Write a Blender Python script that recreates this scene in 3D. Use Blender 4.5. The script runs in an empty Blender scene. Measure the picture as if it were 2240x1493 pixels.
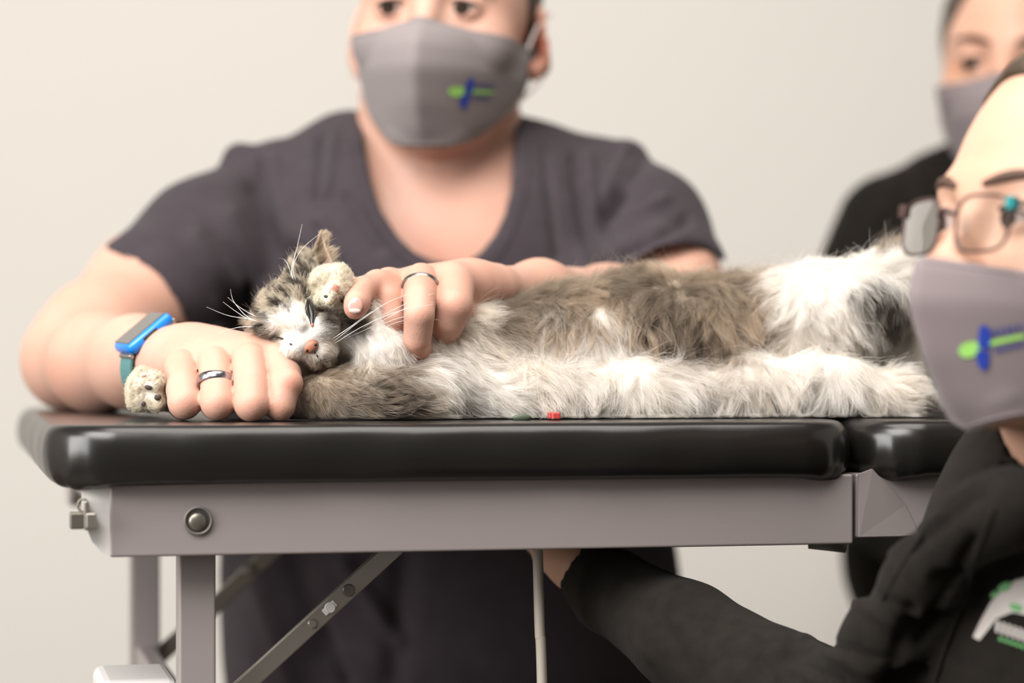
import bpy, math, random
import numpy as np
from mathutils import Vector, Matrix
from mathutils.bvhtree import BVHTree
from mathutils.kdtree import KDTree

# ------------------------------------------------------------------ camera, light, exposure
sc = bpy.context.scene
COL = sc.collection
FPX = 85.0 / 36.0 * 2240.0          # focal length in pixels of the 2240 px frame
ZC = 0.937                          # camera height; the table top is at 0.90
HY = 790.0                          # picture row of the horizon

cd = bpy.data.cameras.new('camera'); cam = bpy.data.objects.new('camera', cd); COL.objects.link(cam)
cam.location = (0, 0, ZC); cam.rotation_euler = (math.radians(90), 0, 0)
cd.lens = 85; cd.sensor_width = 36; cd.shift_y = (HY - 746.5) / 2240.0
cd.clip_start = 0.05
cd.dof.use_dof = True; cd.dof.focus_distance = 1.50; cd.dof.aperture_fstop = 3.2
sc.camera = cam

w = bpy.data.worlds.new('World'); sc.world = w; w.use_nodes = True
w.node_tree.nodes['Background'].inputs[0].default_value = (1.0, 0.97, 0.945, 1)
w.node_tree.nodes['Background'].inputs[1].default_value = 0.12

def area(name, loc, target, size, power, color, sy=None):
    l = bpy.data.lights.new(name, 'AREA'); l.energy = power; l.color = color
    l.shape = 'RECTANGLE'; l.size = size; l.size_y = sy or size
    o = bpy.data.objects.new(name, l); COL.objects.link(o); o.location = loc
    o.rotation_euler = (Vector(target) - Vector(loc)).to_track_quat('-Z', 'Y').to_euler()
    return o
area('window_light', (-2.0, 0.35, 1.45), (0.0, 1.8, 0.95), 1.3, 64, (1.0, 0.985, 0.965), 1.2)
area('overhead_fill_light', (0.1, 1.2, 2.45), (0.1, 1.5, 0), 1.2, 30, (1.0, 0.95, 0.89), 1.2)  # added overhead fill, not a known fixture of the room
area('front_fill_light', (-0.8, 0.10, 2.45), (0.1, 1.7, 0.9), 1.6, 76, (1.0, 0.97, 0.94), 1.1)  # added fill from high on the camera side, no known lamp there
sc.view_settings.view_transform = 'Standard'; sc.view_settings.look = 'None'
sc.view_settings.gamma = 1.0; sc.view_settings.use_curve_mapping = False
sc.view_settings.exposure = 0.02
sc.cycles.max_bounces = 8; sc.cycles.diffuse_bounces = 7; sc.cycles.glossy_bounces = 3
sc.cycles.transmission_bounces = 8; sc.cycles.transparent_max_bounces = 8
sc.cycles.use_denoising = True

# ------------------------------------------------------------------ helpers
RND = random.Random(7)
NPR = np.random.default_rng(11)

def P(px, py, d):
    """A point of the place given by picture position and distance."""
    return np.array([(px - 1120.0) * d / FPX, d, ZC - (py - HY) * d / FPX])

def link(name, me, mat=None, parent=None, smooth=True):
    o = bpy.data.objects.new(name, me); COL.objects.link(o)
    if mat:
        for m in (mat if isinstance(mat, (list, tuple)) else [mat]): me.materials.append(m)
    if smooth and hasattr(me, 'polygons'):
        me.polygons.foreach_set('use_smooth', [True] * len(me.polygons))
    if parent:
        o.parent = parent
        g = Vector((0, 0, 0)); p = parent
        while p: g += p.location; p = p.parent
        o.location = -g
    return o

def mesh(name, verts, faces, mat=None, parent=None, smooth=True, cols=None):
    me = bpy.data.meshes.new(name)
    if isinstance(faces, np.ndarray):
        n = len(faces); kk = faces.shape[1]
        me.vertices.add(len(verts)); me.vertices.foreach_set('co', np.asarray(verts, np.float32).ravel())
        me.loops.add(n * kk); me.loops.foreach_set('vertex_index', faces.astype(np.int32).ravel())
        me.polygons.add(n); me.polygons.foreach_set('loop_start', np.arange(0, n * kk, kk, dtype=np.int32))
        me.update(calc_edges=True); me.validate()
    else:
        me.from_pydata([tuple(map(float, v)) for v in verts], [], faces); me.update()
    if cols is not None:
        a = me.attributes.new('tint', 'FLOAT_COLOR', 'POINT')
        c = np.ones((len(verts), 4), np.float32); c[:, :3] = cols
        a.data.foreach_set('color', c.ravel())
    return link(name, me, mat, parent, smooth)

def root(name, loc, label, cat, group=None):
    o = bpy.data.objects.new(name, None); COL.objects.link(o); o.location = loc
    o['label'] = label; o['category'] = cat
    if group: o['group'] = group
    return o

def noise3(p, scale, seed=0, octs=3):
    """Smooth pseudo noise in about [-1,1] from summed sine waves."""
    r = np.random.default_rng(seed); out = np.zeros(len(p)); amp = 1.0; tot = 0
    for o in range(octs):
        for j in range(5):
            v = r.normal(size=3); v /= np.linalg.norm(v)
            out += amp * np.sin((p @ v) * scale * (0.7 + 0.6 * r.random()) * 2 ** o + r.random() * 6.28) / 2.2
        tot += amp; amp *= 0.55
    return out / tot

# ------------------------------------------------------------------ materials
def nodes(name):
    m = bpy.data.materials.new(name); m.use_nodes = True
    nt = m.node_tree; b = nt.nodes['Principled BSDF']
    return m, nt, b

def add_bump(nt, b, scale, strength, dist=0.001, detail=4, kind='noise'):
    tc = nt.nodes.new('ShaderNodeTexCoord')
    n = nt.nodes.new('ShaderNodeTexNoise' if kind == 'noise' else 'ShaderNodeTexVoronoi')
    n.inputs['Scale'].default_value = scale
    if kind == 'noise': n.inputs['Detail'].default_value = detail
    nt.links.new(tc.outputs['Object'], n.inputs['Vector'])
    bp = nt.nodes.new('ShaderNodeBump'); bp.inputs['Strength'].default_value = strength
    bp.inputs['Distance'].default_value = dist
    nt.links.new(n.outputs[0], bp.inputs['Height']); nt.links.new(bp.outputs[0], b.inputs['Normal'])
    return n, bp

def mat(name, col, rough=0.5, metal=0.0, spec=0.5, bump=None, var=None, sheen=0, sss=0, tint=False, coat=0):
    m, nt, b = nodes(name)
    b.inputs['Base Color'].default_value = (*col, 1); b.inputs['Roughness'].default_value = rough
    b.inputs['Metallic'].default_value = metal; b.inputs['Specular IOR Level'].default_value = spec
    b.inputs['Coat Weight'].default_value = coat
    if sheen:
        b.inputs['Sheen Weight'].default_value = sheen; b.inputs['Sheen Roughness'].default_value = 0.5
    if sss:
        b.inputs['Subsurface Weight'].default_value = sss
        b.inputs['Subsurface Radius'].default_value = (1.0, 0.35, 0.2); b.inputs['Subsurface Scale'].default_value = 0.008
    if bump: add_bump(nt, b, *bump)
    src = None
    if var:
        tc = nt.nodes.new('ShaderNodeTexCoord'); n = nt.nodes.new('ShaderNodeTexNoise')
        n.inputs['Scale'].default_value = var[0]; n.inputs['Detail'].default_value = 5
        nt.links.new(tc.outputs['Object'], n.inputs['Vector'])
        cr = nt.nodes.new('ShaderNodeValToRGB')
        cr.color_ramp.elements[0].position = 0.3; cr.color_ramp.elements[1].position = 0.7
        cr.color_ramp.elements[0].color = (*var[1], 1); cr.color_ramp.elements[1].color = (*col, 1)
        nt.links.new(n.outputs[0], cr.inputs[0]); src = cr.outputs[0]
        nt.links.new(src, b.inputs['Base Color'])
    if tint:
        at = nt.nodes.new('ShaderNodeAttribute'); at.attribute_name = 'tint'
        if src is None:
            nt.links.new(at.outputs['Color'], b.inputs['Base Color'])
            if tint == 'mul':
                mx = nt.nodes.new('ShaderNodeMix'); mx.data_type = 'RGBA'; mx.blend_type = 'MULTIPLY'; mx.inputs[0].default_value = 1
                mx.inputs[6].default_value = (*col, 1)
                nt.links.new(at.outputs['Color'], mx.inputs[7]); nt.links.new(mx.outputs[2], b.inputs['Base Color'])
        else:
            mx = nt.nodes.new('ShaderNodeMix'); mx.data_type = 'RGBA'; mx.blend_type = 'MULTIPLY'; mx.inputs[0].default_value = 1
            nt.links.new(src, mx.inputs[6]); nt.links.new(at.outputs['Color'], mx.inputs[7])
            nt.links.new(mx.outputs[2], b.inputs['Base Color'])
    return m

M = {}
M['skin'] = mat('skin', (0.545, 0.33, 0.255), 0.5, spec=0.3, bump=(700, 0.30, 0.0006), var=(22, (0.51, 0.285, 0.21)), sss=0.2, tint='mul')
M['skin2'] = mat('skin_b', (0.56, 0.34, 0.25), 0.5, spec=0.3, bump=(900, 0.1, 0.0006), var=(22, (0.53, 0.30, 0.21)), sss=0.2, tint='mul')
M['scrub'] = mat('scrub_cloth', (0.043, 0.034, 0.040), 0.85, spec=0.2, bump=(1400, 0.25, 0.0006), var=(60, (0.036, 0.028, 0.033)), sheen=0.06)
M['trouser'] = mat('trouser_cloth', (0.035, 0.030, 0.038), 0.9, spec=0.15, bump=(1400, 0.25, 0.0006), sheen=0.1)
M['black_cloth'] = mat('black_cloth', (0.015, 0.0125, 0.010), 0.9, spec=0.1, bump=(1600, 0.3, 0.0006), var=(90, (0.010, 0.0085, 0.007)), sheen=0.03)
M['mask'] = mat('mask_cloth', (0.215, 0.188, 0.186), 0.85, spec=0.2, bump=(2200, 0.2, 0.0004), sheen=0.15)
M['mask2'] = mat('mask_cloth_warm', (0.20, 0.165, 0.168), 0.85, spec=0.2, bump=(2200, 0.2, 0.0004), sheen=0.15)
M['elastic'] = mat('elastic', (0.55, 0.47, 0.45), 0.8)
M['blue'] = mat('blue_print', (0.012, 0.04, 0.33), 0.6)
M['navy'] = mat('navy_print', (0.05, 0.06, 0.22), 0.6)
M['green'] = mat('green_print', (0.30, 0.62, 0.13), 0.6)
M['green2'] = mat('leaf_green_print', (0.10, 0.33, 0.10), 0.6)
M['white_print'] = mat('white_print', (0.50, 0.46, 0.43), 0.6)
M['greyprint'] = mat('pale_print', (0.42, 0.39, 0.38), 0.6)
M['hair'] = mat('dark_hair', (0.035, 0.022, 0.016), 0.5, bump=(300, 0.5, 0.002))
M['hair2'] = mat('brown_hair', (0.05, 0.032, 0.018), 0.45, bump=(300, 0.5, 0.002))
M['brow'] = mat('eyebrow_hair', (0.07, 0.035, 0.022), 0.7)
M['lash'] = mat('lash', (0.03, 0.015, 0.012), 0.6)
M['vinyl'] = mat('black_vinyl', (0.010, 0.009, 0.008), 0.26, spec=0.5, bump=(700, 0.06, 0.0004))
M['frame'] = mat('grey_frame', (0.30, 0.262, 0.255), 0.42, metal=0.25, spec=0.5, bump=(1200, 0.12, 0.0004))
M['frame_dark'] = mat('dark_grey_frame', (0.20, 0.185, 0.165), 0.45, metal=0.4)
M['metal'] = mat('bare_metal', (0.50, 0.46, 0.40), 0.3, metal=0.9)
M['metal_dark'] = mat('dark_metal', (0.22, 0.20, 0.17), 0.35, metal=0.8)
M['hole'] = mat('dark_socket', (0.03, 0.026, 0.024), 0.6)
M['white_plastic'] = mat('white_plastic', (0.60, 0.575, 0.555), 0.45)
M['cable'] = mat('cream_cable', (0.36, 0.32, 0.27), 0.5)
M['ring'] = mat('ring_metal', (0.42, 0.38, 0.42), 0.22, metal=1.0)
M['ring2'] = mat('steel_ring', (0.30, 0.31, 0.31), 0.3, metal=1.0)
M['watch_blue'] = mat('watch_blue', (0.004, 0.20, 0.72), 0.35, coat=0.3)
M['watch_screen'] = mat('watch_screen', (0.09, 0.085, 0.075), 0.18, spec=0.8)
M['strap'] = mat('teal_strap', (0.07, 0.19, 0.19), 0.6)
M['strap_dark'] = mat('dark_strap', (0.02, 0.018, 0.014), 0.5)
M['nail'] = mat('nail', (0.52, 0.29, 0.24), 0.3, coat=0.3)
M['nail_tip'] = mat('nail_tip', (0.58, 0.45, 0.40), 0.4)
M['cat_skin'] = mat('cat_undercoat', (0.6, 0.55, 0.5), 0.9, tint=True, spec=0.1)
M['cat_nose'] = mat('cat_nose', (0.36, 0.14, 0.08), 0.45, bump=(1500, 0.3, 0.0004))
M['cat_dark'] = mat('cat_dark', (0.012, 0.009, 0.007), 0.4)
M['cat_eye'] = mat('cat_eye', (0.008, 0.008, 0.007), 0.2, coat=0.2)
M['pad_pink'] = mat('pad_pink', (0.42, 0.15, 0.11), 0.6)
M['pad_dark'] = mat('pad_dark', (0.045, 0.025, 0.02), 0.6)
M['whisker'] = mat('whisker', (0.85, 0.83, 0.80), 0.4)
M['red'] = mat('red_plastic', (0.42, 0.05, 0.045), 0.4)
M['olive'] = mat('olive_plastic', (0.06, 0.08, 0.05), 0.5)
M['eye_white'] = mat('eyeball', (0.40, 0.31, 0.28), 0.5, spec=0.2)
M['iris'] = mat('iris', (0.025, 0.015, 0.010), 0.7, spec=0.1)
M['spec_frame'] = mat('spectacle_frame', (0.05, 0.025, 0.022), 0.3)
M['teal'] = mat('teal_hinge', (0.0, 0.21, 0.22), 0.3)

m, nt, b = nodes('lens_glass')
tr = nt.nodes.new('ShaderNodeBsdfTransparent'); tr.inputs[0].default_value = (0.90, 0.94, 0.95, 1)
gl = nt.nodes.new('ShaderNodeBsdfGlossy'); gl.inputs['Roughness'].default_value = 0.03
fr = nt.nodes.new('ShaderNodeFresnel'); fr.inputs[0].default_value = 1.25
mx = nt.nodes.new('ShaderNodeMixShader'); out = nt.nodes['Material Output']
nt.links.new(fr.outputs[0], mx.inputs[0]); nt.links.new(tr.outputs[0], mx.inputs[1]); nt.links.new(gl.outputs[0], mx.inputs[2])
nt.links.new(mx.outputs[0], out.inputs[0]); nt.nodes.remove(b)
M['lens'] = m

m, nt, b = nodes('fur')
at = nt.nodes.new('ShaderNodeAttribute'); at.attribute_name = 'tint'
nt.links.new(at.outputs['Color'], b.inputs['Base Color'])
b.inputs['Roughness'].default_value = 0.55; b.inputs['Specular IOR Level'].default_value = 0.25
tl = nt.nodes.new('ShaderNodeBsdfTranslucent'); nt.links.new(at.outputs['Color'], tl.inputs[0])
mx = nt.nodes.new('ShaderNodeMixShader'); mx.inputs[0].default_value = 0.45
nt.links.new(b.outputs[0], mx.inputs[1]); nt.links.new(tl.outputs[0], mx.inputs[2])
nt.links.new(mx.outputs[0], nt.nodes['Material Output'].inputs[0])
M['fur'] = m

# ------------------------------------------------------------------ the room
def plane(name, pts, mt):
    o = mesh(name, pts, [tuple(range(len(pts)))], mt, smooth=False); o['kind'] = 'structure'; return o
wallm = mat('wall_paint', (0.60, 0.57, 0.53), 0.9, spec=0.2, bump=(260, 0.08, 0.001), var=(1.5, (0.585, 0.555, 0.515)))
floorm = mat('floor_vinyl', (0.13, 0.105, 0.085), 0.5, var=(8, (0.11, 0.09, 0.07)))
ceilm = mat('ceiling_paint', (0.8, 0.78, 0.75), 0.9)
XL, XR, YB, YF, ZT = -2.3, 2.3, 3.15, -1.2, 2.6
def slab(name, lo, hi, mt):
    x0, y0, z0 = lo; x1, y1, z1 = hi
    v = [(x, y, z) for x in (x0, x1) for y in (y0, y1) for z in (z0, z1)]
    f = [(0, 1, 3, 2), (4, 6, 7, 5), (0, 4, 5, 1), (2, 3, 7, 6), (0, 2, 6, 4), (1, 5, 7, 3)]
    o = mesh(name, v, f, mt, smooth=False); o['kind'] = 'structure'; return o
slab('floor', (XL, YF, -0.1), (XR, YB, 0), floorm)
slab('wall_back', (XL - 0.1, YB, 0), (XR + 0.1, YB + 0.1, ZT), wallm)
slab('wall_left', (XL - 0.1, YF, 0), (XL, YB, ZT), wallm)
slab('wall_right', (XR, YF, 0), (XR + 0.1, YB, ZT), wallm)
slab('baseboard_back', (XL, YB - 0.015, 0), (XR, YB, 0.1), M['white_plastic'])

# ------------------------------------------------------------------ implicit surfaces on a grid
def axis(lo, hi, h, fine=()):
    xs = [lo]
    while xs[-1] < hi:
        x = xs[-1]; s = h
        for a, b_, f in fine:
            if a <= x <= b_: s = min(s, f)
            elif x < a: s = min(s, max(f, (a - x) * 0.5))
            else: s = min(s, max(f, (x - b_) * 0.25))
        xs.append(x + s)
    return np.array(xs, np.float32)

class Field:
    def __init__(s, xs, ys, zs):
        s.ax = (xs, ys, zs); s.F = np.full((len(xs), len(ys), len(zs)), 0.5, np.float32)
    def sub(s, lo, hi, mg):
        sl = []
        for a, l, h in zip(s.ax, lo, hi):
            i = np.searchsorted(a, l - mg); j = np.searchsorted(a, h + mg)
            sl.append(slice(max(i - 1, 0), min(j + 1, len(a))))
        return tuple(sl)
    def grid(s, sl):
        return (s.ax[0][sl[0]][:, None, None], s.ax[1][sl[1]][None, :, None], s.ax[2][sl[2]][None, None, :])
    def apply(s, fn, lo, hi, k=0.01, op='add'):
        sl = s.sub(lo, hi, k + 0.012)
        if any(q.stop - q.start < 2 for q in sl): return
        X, Y, Z = s.grid(sl)
        d = fn(X, Y, Z).astype(np.float32); A = s.F[sl]
        k = max(k, 1e-5)
        if op == 'add':
            h = np.maximum(k - np.abs(A - d), 0) / k
            s.F[sl] = np.minimum(A, d) - h * h * k * 0.25
        elif op == 'cut':
            d = -d; h = np.maximum(k - np.abs(A - d), 0) / k
            s.F[sl] = np.maximum(A, d) + h * h * k * 0.25
    def cap(s, a, b, ra, rb, k=0.01, op='add'):
        a = np.asarray(a, float); b = np.asarray(b, float); ba = b - a; L = max(ba @ ba, 1e-12)
        def fn(X, Y, Z):
            px, py, pz = X - a[0], Y - a[1], Z - a[2]
            t = np.clip((px * ba[0] + py * ba[1] + pz * ba[2]) / L, 0, 1)
            return np.sqrt((px - t * ba[0]) ** 2 + (py - t * ba[1]) ** 2 + (pz - t * ba[2]) ** 2) - (ra + (rb - ra) * t)
        r = max(ra, rb)
        s.apply(fn, np.minimum(a, b) - r, np.maximum(a, b) + r, k, op)
    def ell(s, c, r, k=0.01, R=None, op='add'):
        c = np.asarray(c, float); r = np.asarray(r, float); R = np.eye(3) if R is None else np.asarray(R)
        def fn(X, Y, Z):
            px, py, pz = X - c[0], Y - c[1], Z - c[2]
            q = [px * R[0, i] + py * R[1, i] + pz * R[2, i] for i in range(3)]
            k0 = np.sqrt(sum((q[i] / r[i]) ** 2 for i in range(3))); k1 = np.sqrt(sum((q[i] / r[i] ** 2) ** 2 for i in range(3)))
            return k0 * (k0 - 1) / np.maximum(k1, 1e-6)
        e = np.sqrt((R ** 2) @ (r ** 2))
        s.apply(fn, c - e, c + e, k, op)
    def chain(s, pts, k=0.01, op='add'):
        """pts: picture x, picture y, distance, radius in picture px at that distance."""
        q = [(P(a[0], a[1], a[2]), a[3] * a[2] / FPX) for a in pts]
        for (a, ra), (b, rb) in zip(q[:-1], q[1:]): s.cap(a, b, ra, rb, k, op)
    def ball(s, p, k=0.01, op='add', sc_=(1, 1, 1), R=None):
        r = p[3] * p[2] / FPX
        s.ell(P(*p[:3]), (r * sc_[0], r * sc_[1], r * sc_[2]), k, R, op)
    def wchain(s, pts, k=0.01, op='add'):
        for a, b in zip(pts[:-1], pts[1:]): s.cap(a[:3], b[:3], a[3], b[3], k, op)
    def half(s, p, n, k=0.004):
        """Cut away what lies beyond the plane through p on the side n points to (within reach)."""
    def prism(s, poly, d0, d1, k=0.004, op='cut'):
        """Volume inside a picture-space outline between two distances."""
        q = np.array(poly, float); n = len(q)
        pts = np.array([P(a, b_, d) for a, b_ in poly for d in (d0, d1)])
        def fn(X, Y, Z):
            U = X / Y * FPX + 1120.0; V = HY - (Z - ZC) / Y * FPX
            U, V = np.broadcast_arrays(U, V)
            d = np.full(U.shape, 1e9); ins = np.zeros(U.shape, bool)
            for i in range(n):
                a = q[i]; b_ = q[(i + 1) % n]; e = b_ - a
                wx, wy = U - a[0], V - a[1]
                t = np.clip((wx * e[0] + wy * e[1]) / (e @ e), 0, 1)
                d = np.minimum(d, (wx - t * e[0]) ** 2 + (wy - t * e[1]) ** 2)
                c = (a[1] > V) != (b_[1] > V)
                xx = (b_[0] - a[0]) * (V - a[1]) / (b_[1] - a[1] + 1e-9) + a[0]
                ins ^= (c & (U < xx))
            d = np.sqrt(d); d = np.where(ins, -d, d) * Y / FPX
            return np.maximum(d, np.maximum(d0 - Y, Y - d1))
        s.apply(fn, pts.min(0), pts.max(0), k, op)
    def nets(s):
        F = s.F; F[0] = F[-1] = 0.5; F[:, 0] = F[:, -1] = 0.5; F[:, :, 0] = F[:, :, -1] = 0.5
        ins = F < 0
        cnt = np.zeros(tuple(n - 1 for n in F.shape), np.int8)
        for i in (0, 1):
            for j in (0, 1):
                for k in (0, 1):
                    cnt += ins[i:F.shape[0] - 1 + i, j:F.shape[1] - 1 + j, k:F.shape[2] - 1 + k]
        I, J, K = np.nonzero((cnt > 0) & (cnt < 8)); idx = np.full(cnt.shape, -1, np.int32)
        idx[I, J, K] = np.arange(len(I)); del cnt
        acc = np.zeros((len(I), 3)); n = np.zeros(len(I)); cor = [(i, j, k) for i in (0, 1) for j in (0, 1) for k in (0, 1)]
        for a in cor:
            for ax in range(3):
                if a[ax]: continue
                b_ = list(a); b_[ax] = 1
                fa = F[I + a[0], J + a[1], K + a[2]]; fb = F[I + b_[0], J + b_[1], K + b_[2]]
                m_ = (fa < 0) != (fb < 0); t = np.where(m_, fa / np.where(m_, fa - fb, 1), 0)
                q = np.tile(np.array(a, float), (len(I), 1)); q[:, ax] = t
                acc[m_] += q[m_]; n[m_] += 1
        q = acc / n[:, None]; V = np.empty_like(q)
        for ax, B in enumerate((I, J, K)): V[:, ax] = np.interp(B + q[:, ax], np.arange(len(s.ax[ax])), s.ax[ax])
        Q = []
        for ax in range(3):
            o1, o2 = [(1, 2), (2, 0), (0, 1)][ax]
            sa = [slice(None)] * 3; sb = [slice(None)] * 3; sa[ax] = slice(0, -1); sb[ax] = slice(1, None)
            for o in (o1, o2): sa[o] = slice(1, -1); sb[o] = slice(1, -1)
            A = ins[tuple(sa)]; B = ins[tuple(sb)]
            C = np.array(np.nonzero(A != B)).T
            if not len(C): continue
            flip = B[C[:, 0], C[:, 1], C[:, 2]]
            C[:, o1] += 1; C[:, o2] += 1
            def cell(d1, d2):
                D = C.copy(); D[:, o1] -= d1; D[:, o2] -= d2
                return idx[D[:, 0], D[:, 1], D[:, 2]]
            q4 = np.stack([cell(1, 1), cell(0, 1), cell(0, 0), cell(1, 0)], 1)
            q4[flip] = q4[flip][:, ::-1]; Q.append(q4)
        Q = np.concatenate(Q)
        Q = Q[(Q >= 0).all(1)]
        return V, Q

def relax(V, Q, it=2, lam=0.5):
    E = np.concatenate([Q[:, [0, 1]], Q[:, [1, 2]], Q[:, [2, 3]], Q[:, [3, 0]]]); n = len(V)
    for _ in range(it):
        for l in (lam, -lam * 1.02 if it > 4 else lam * 0.0):
            if l == 0: continue
            S = np.zeros_like(V); c = np.zeros(n)
            for ax in range(3):
                S[:, ax] = np.bincount(E[:, 0], V[E[:, 1], ax], n) + np.bincount(E[:, 1], V[E[:, 0], ax], n)
            c = np.bincount(E[:, 0], minlength=n) + np.bincount(E[:, 1], minlength=n)
            V = V + l * (S / np.maximum(c, 1)[:, None] - V)
    return V

def vnormals(V, Q):
    N = np.cross(V[Q[:, 2]] - V[Q[:, 0]], V[Q[:, 3]] - V[Q[:, 1]]); out = np.zeros_like(V)
    for j in range(4):
        for ax in range(3): out[:, ax] += np.bincount(Q[:, j], N[:, ax], len(V))
    return out / np.maximum(np.linalg.norm(out, axis=1), 1e-12)[:, None]

def proj(V):
    return np.stack([V[:, 0] / V[:, 1] * FPX + 1120, HY - (V[:, 2] - ZC) / V[:, 1] * FPX], 1)

def tube(name, pts, r, mt, parent=None, seg=10, taper=None, cyclic=False, cyc_up=None):
    """Round tube along world points (list of 3-vectors)."""
    pts = [Vector(p) for p in pts]; n = len(pts); V = []; Fc = []
    up = Vector(cyc_up) if cyc_up is not None else None
    if up is None:
        e = pts[-1] - pts[0]; i0 = min(range(3), key=lambda k: abs(e[k])); up = Vector([1.0 if k == i0 else 0.0 for k in range(3)])
    for i, p in enumerate(pts):
        t = (pts[(i + 1) % n] - pts[i - 1]) if cyclic else (pts[min(i + 1, n - 1)] - pts[max(i - 1, 0)])
        t.normalize()
        u = t.cross(up if up is not None else (Vector((0, 0, 1)) if abs(t.z) < 0.9 else Vector((1, 0, 0)))); u.normalize(); v = t.cross(u)
        rr = r if taper is None else r * taper(i / (n - 1))
        for j in range(seg):
            a = 2 * math.pi * j / seg; V.append(p + (u * math.cos(a) + v * math.sin(a)) * rr)
    for i in range(n if cyclic else n - 1):
        for j in range(seg):
            i2 = (i + 1) % n
            Fc.append((i * seg + j, i * seg + (j + 1) % seg, i2 * seg + (j + 1) % seg, i2 * seg + j))
    if not cyclic:
        Fc.append(tuple(range(seg))[::-1]); Fc.append(tuple((n - 1) * seg + j for j in range(seg)))
    return mesh(name, V, Fc, mt, parent)

def bez(pts, n=16):
    """Smooth path (Catmull-Rom) through points."""
    pts = [np.asarray(p, float) for p in pts]; q = [pts[0]] + pts + [pts[-1]]; out = []
    for i in range(1, len(q) - 2):
        for t in np.linspace(0, 1, n, endpoint=False):
            a, b_, c, d = q[i - 1:i + 3]
            out.append(0.5 * ((2 * b_) + (c - a) * t + (2 * a - 5 * b_ + 4 * c - d) * t * t + (3 * b_ - a - 3 * c + d) * t ** 3))
    out.append(pts[-1]); return out

def ellipsoid(name, c, r, R, mt, parent=None, n=16):
    V = []; Fc = []; R = np.asarray(R)
    for i in range(n + 1):
        th = math.pi * i / n
        for j in range(2 * n):
            ph = math.pi * j / n
            V.append(np.asarray(c) + R @ np.array([r[0] * math.sin(th) * math.cos(ph), r[1] * math.sin(th) * math.sin(ph), r[2] * math.cos(th)]))
    for i in range(n):
        for j in range(2 * n):
            Fc.append((i * 2 * n + j, (i + 1) * 2 * n + j, (i + 1) * 2 * n + (j + 1) % (2 * n), i * 2 * n + (j + 1) % (2 * n)))
    return mesh(name, V, Fc, mt, parent)

def box(name, c, ax, half, mt, parent=None, bev=0.0015):
    """Bevelled box: centre, three unit axes (rows), half sizes."""
    import bmesh
    bm = bmesh.new(); bmesh.ops.create_cube(bm, size=2)
    for v in bm.verts: v.co = Vector((v.co.x * half[0], v.co.y * half[1], v.co.z * half[2]))
    if bev: bmesh.ops.bevel(bm, geom=bm.edges[:], offset=min(bev, min(half) * 0.9), segments=3, affect='EDGES', profile=0.5)
    A = Matrix([list(a) for a in ax]).transposed()
    for v in bm.verts: v.co = A @ v.co + Vector(c)
    bmesh.ops.recalc_face_normals(bm, faces=bm.faces[:])
    me = bpy.data.meshes.new(name); bm.to_mesh(me); bm.free()
    o = link(name, me, mt, parent, smooth=False); return o

def Rzxy(yaw, pitch=0, roll=0):
    return np.array(Matrix.Rotation(math.radians(yaw), 3, 'Z') @ Matrix.Rotation(math.radians(pitch), 3, 'X') @ Matrix.Rotation(math.radians(roll), 3, 'Y'))

# ------------------------------------------------------------------ exam table
TA = math.radians(13.0)
U = np.array([math.cos(TA), math.sin(TA), 0]); W = np.array([-math.sin(TA), math.cos(TA), 0]); ZU = np.array([0, 0, 1.0])
O = P(243, 1057, 1.42); O[2] = 0
TOP = 0.90; PB = 0.8650
def T(u, v, z): return O + U * u + W * v + ZU * z
table = root('exam_table', tuple(T(0.5, 0.28, 0)), 'portable examination table with black vinyl cushions on a grey frame', 'table')

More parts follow.
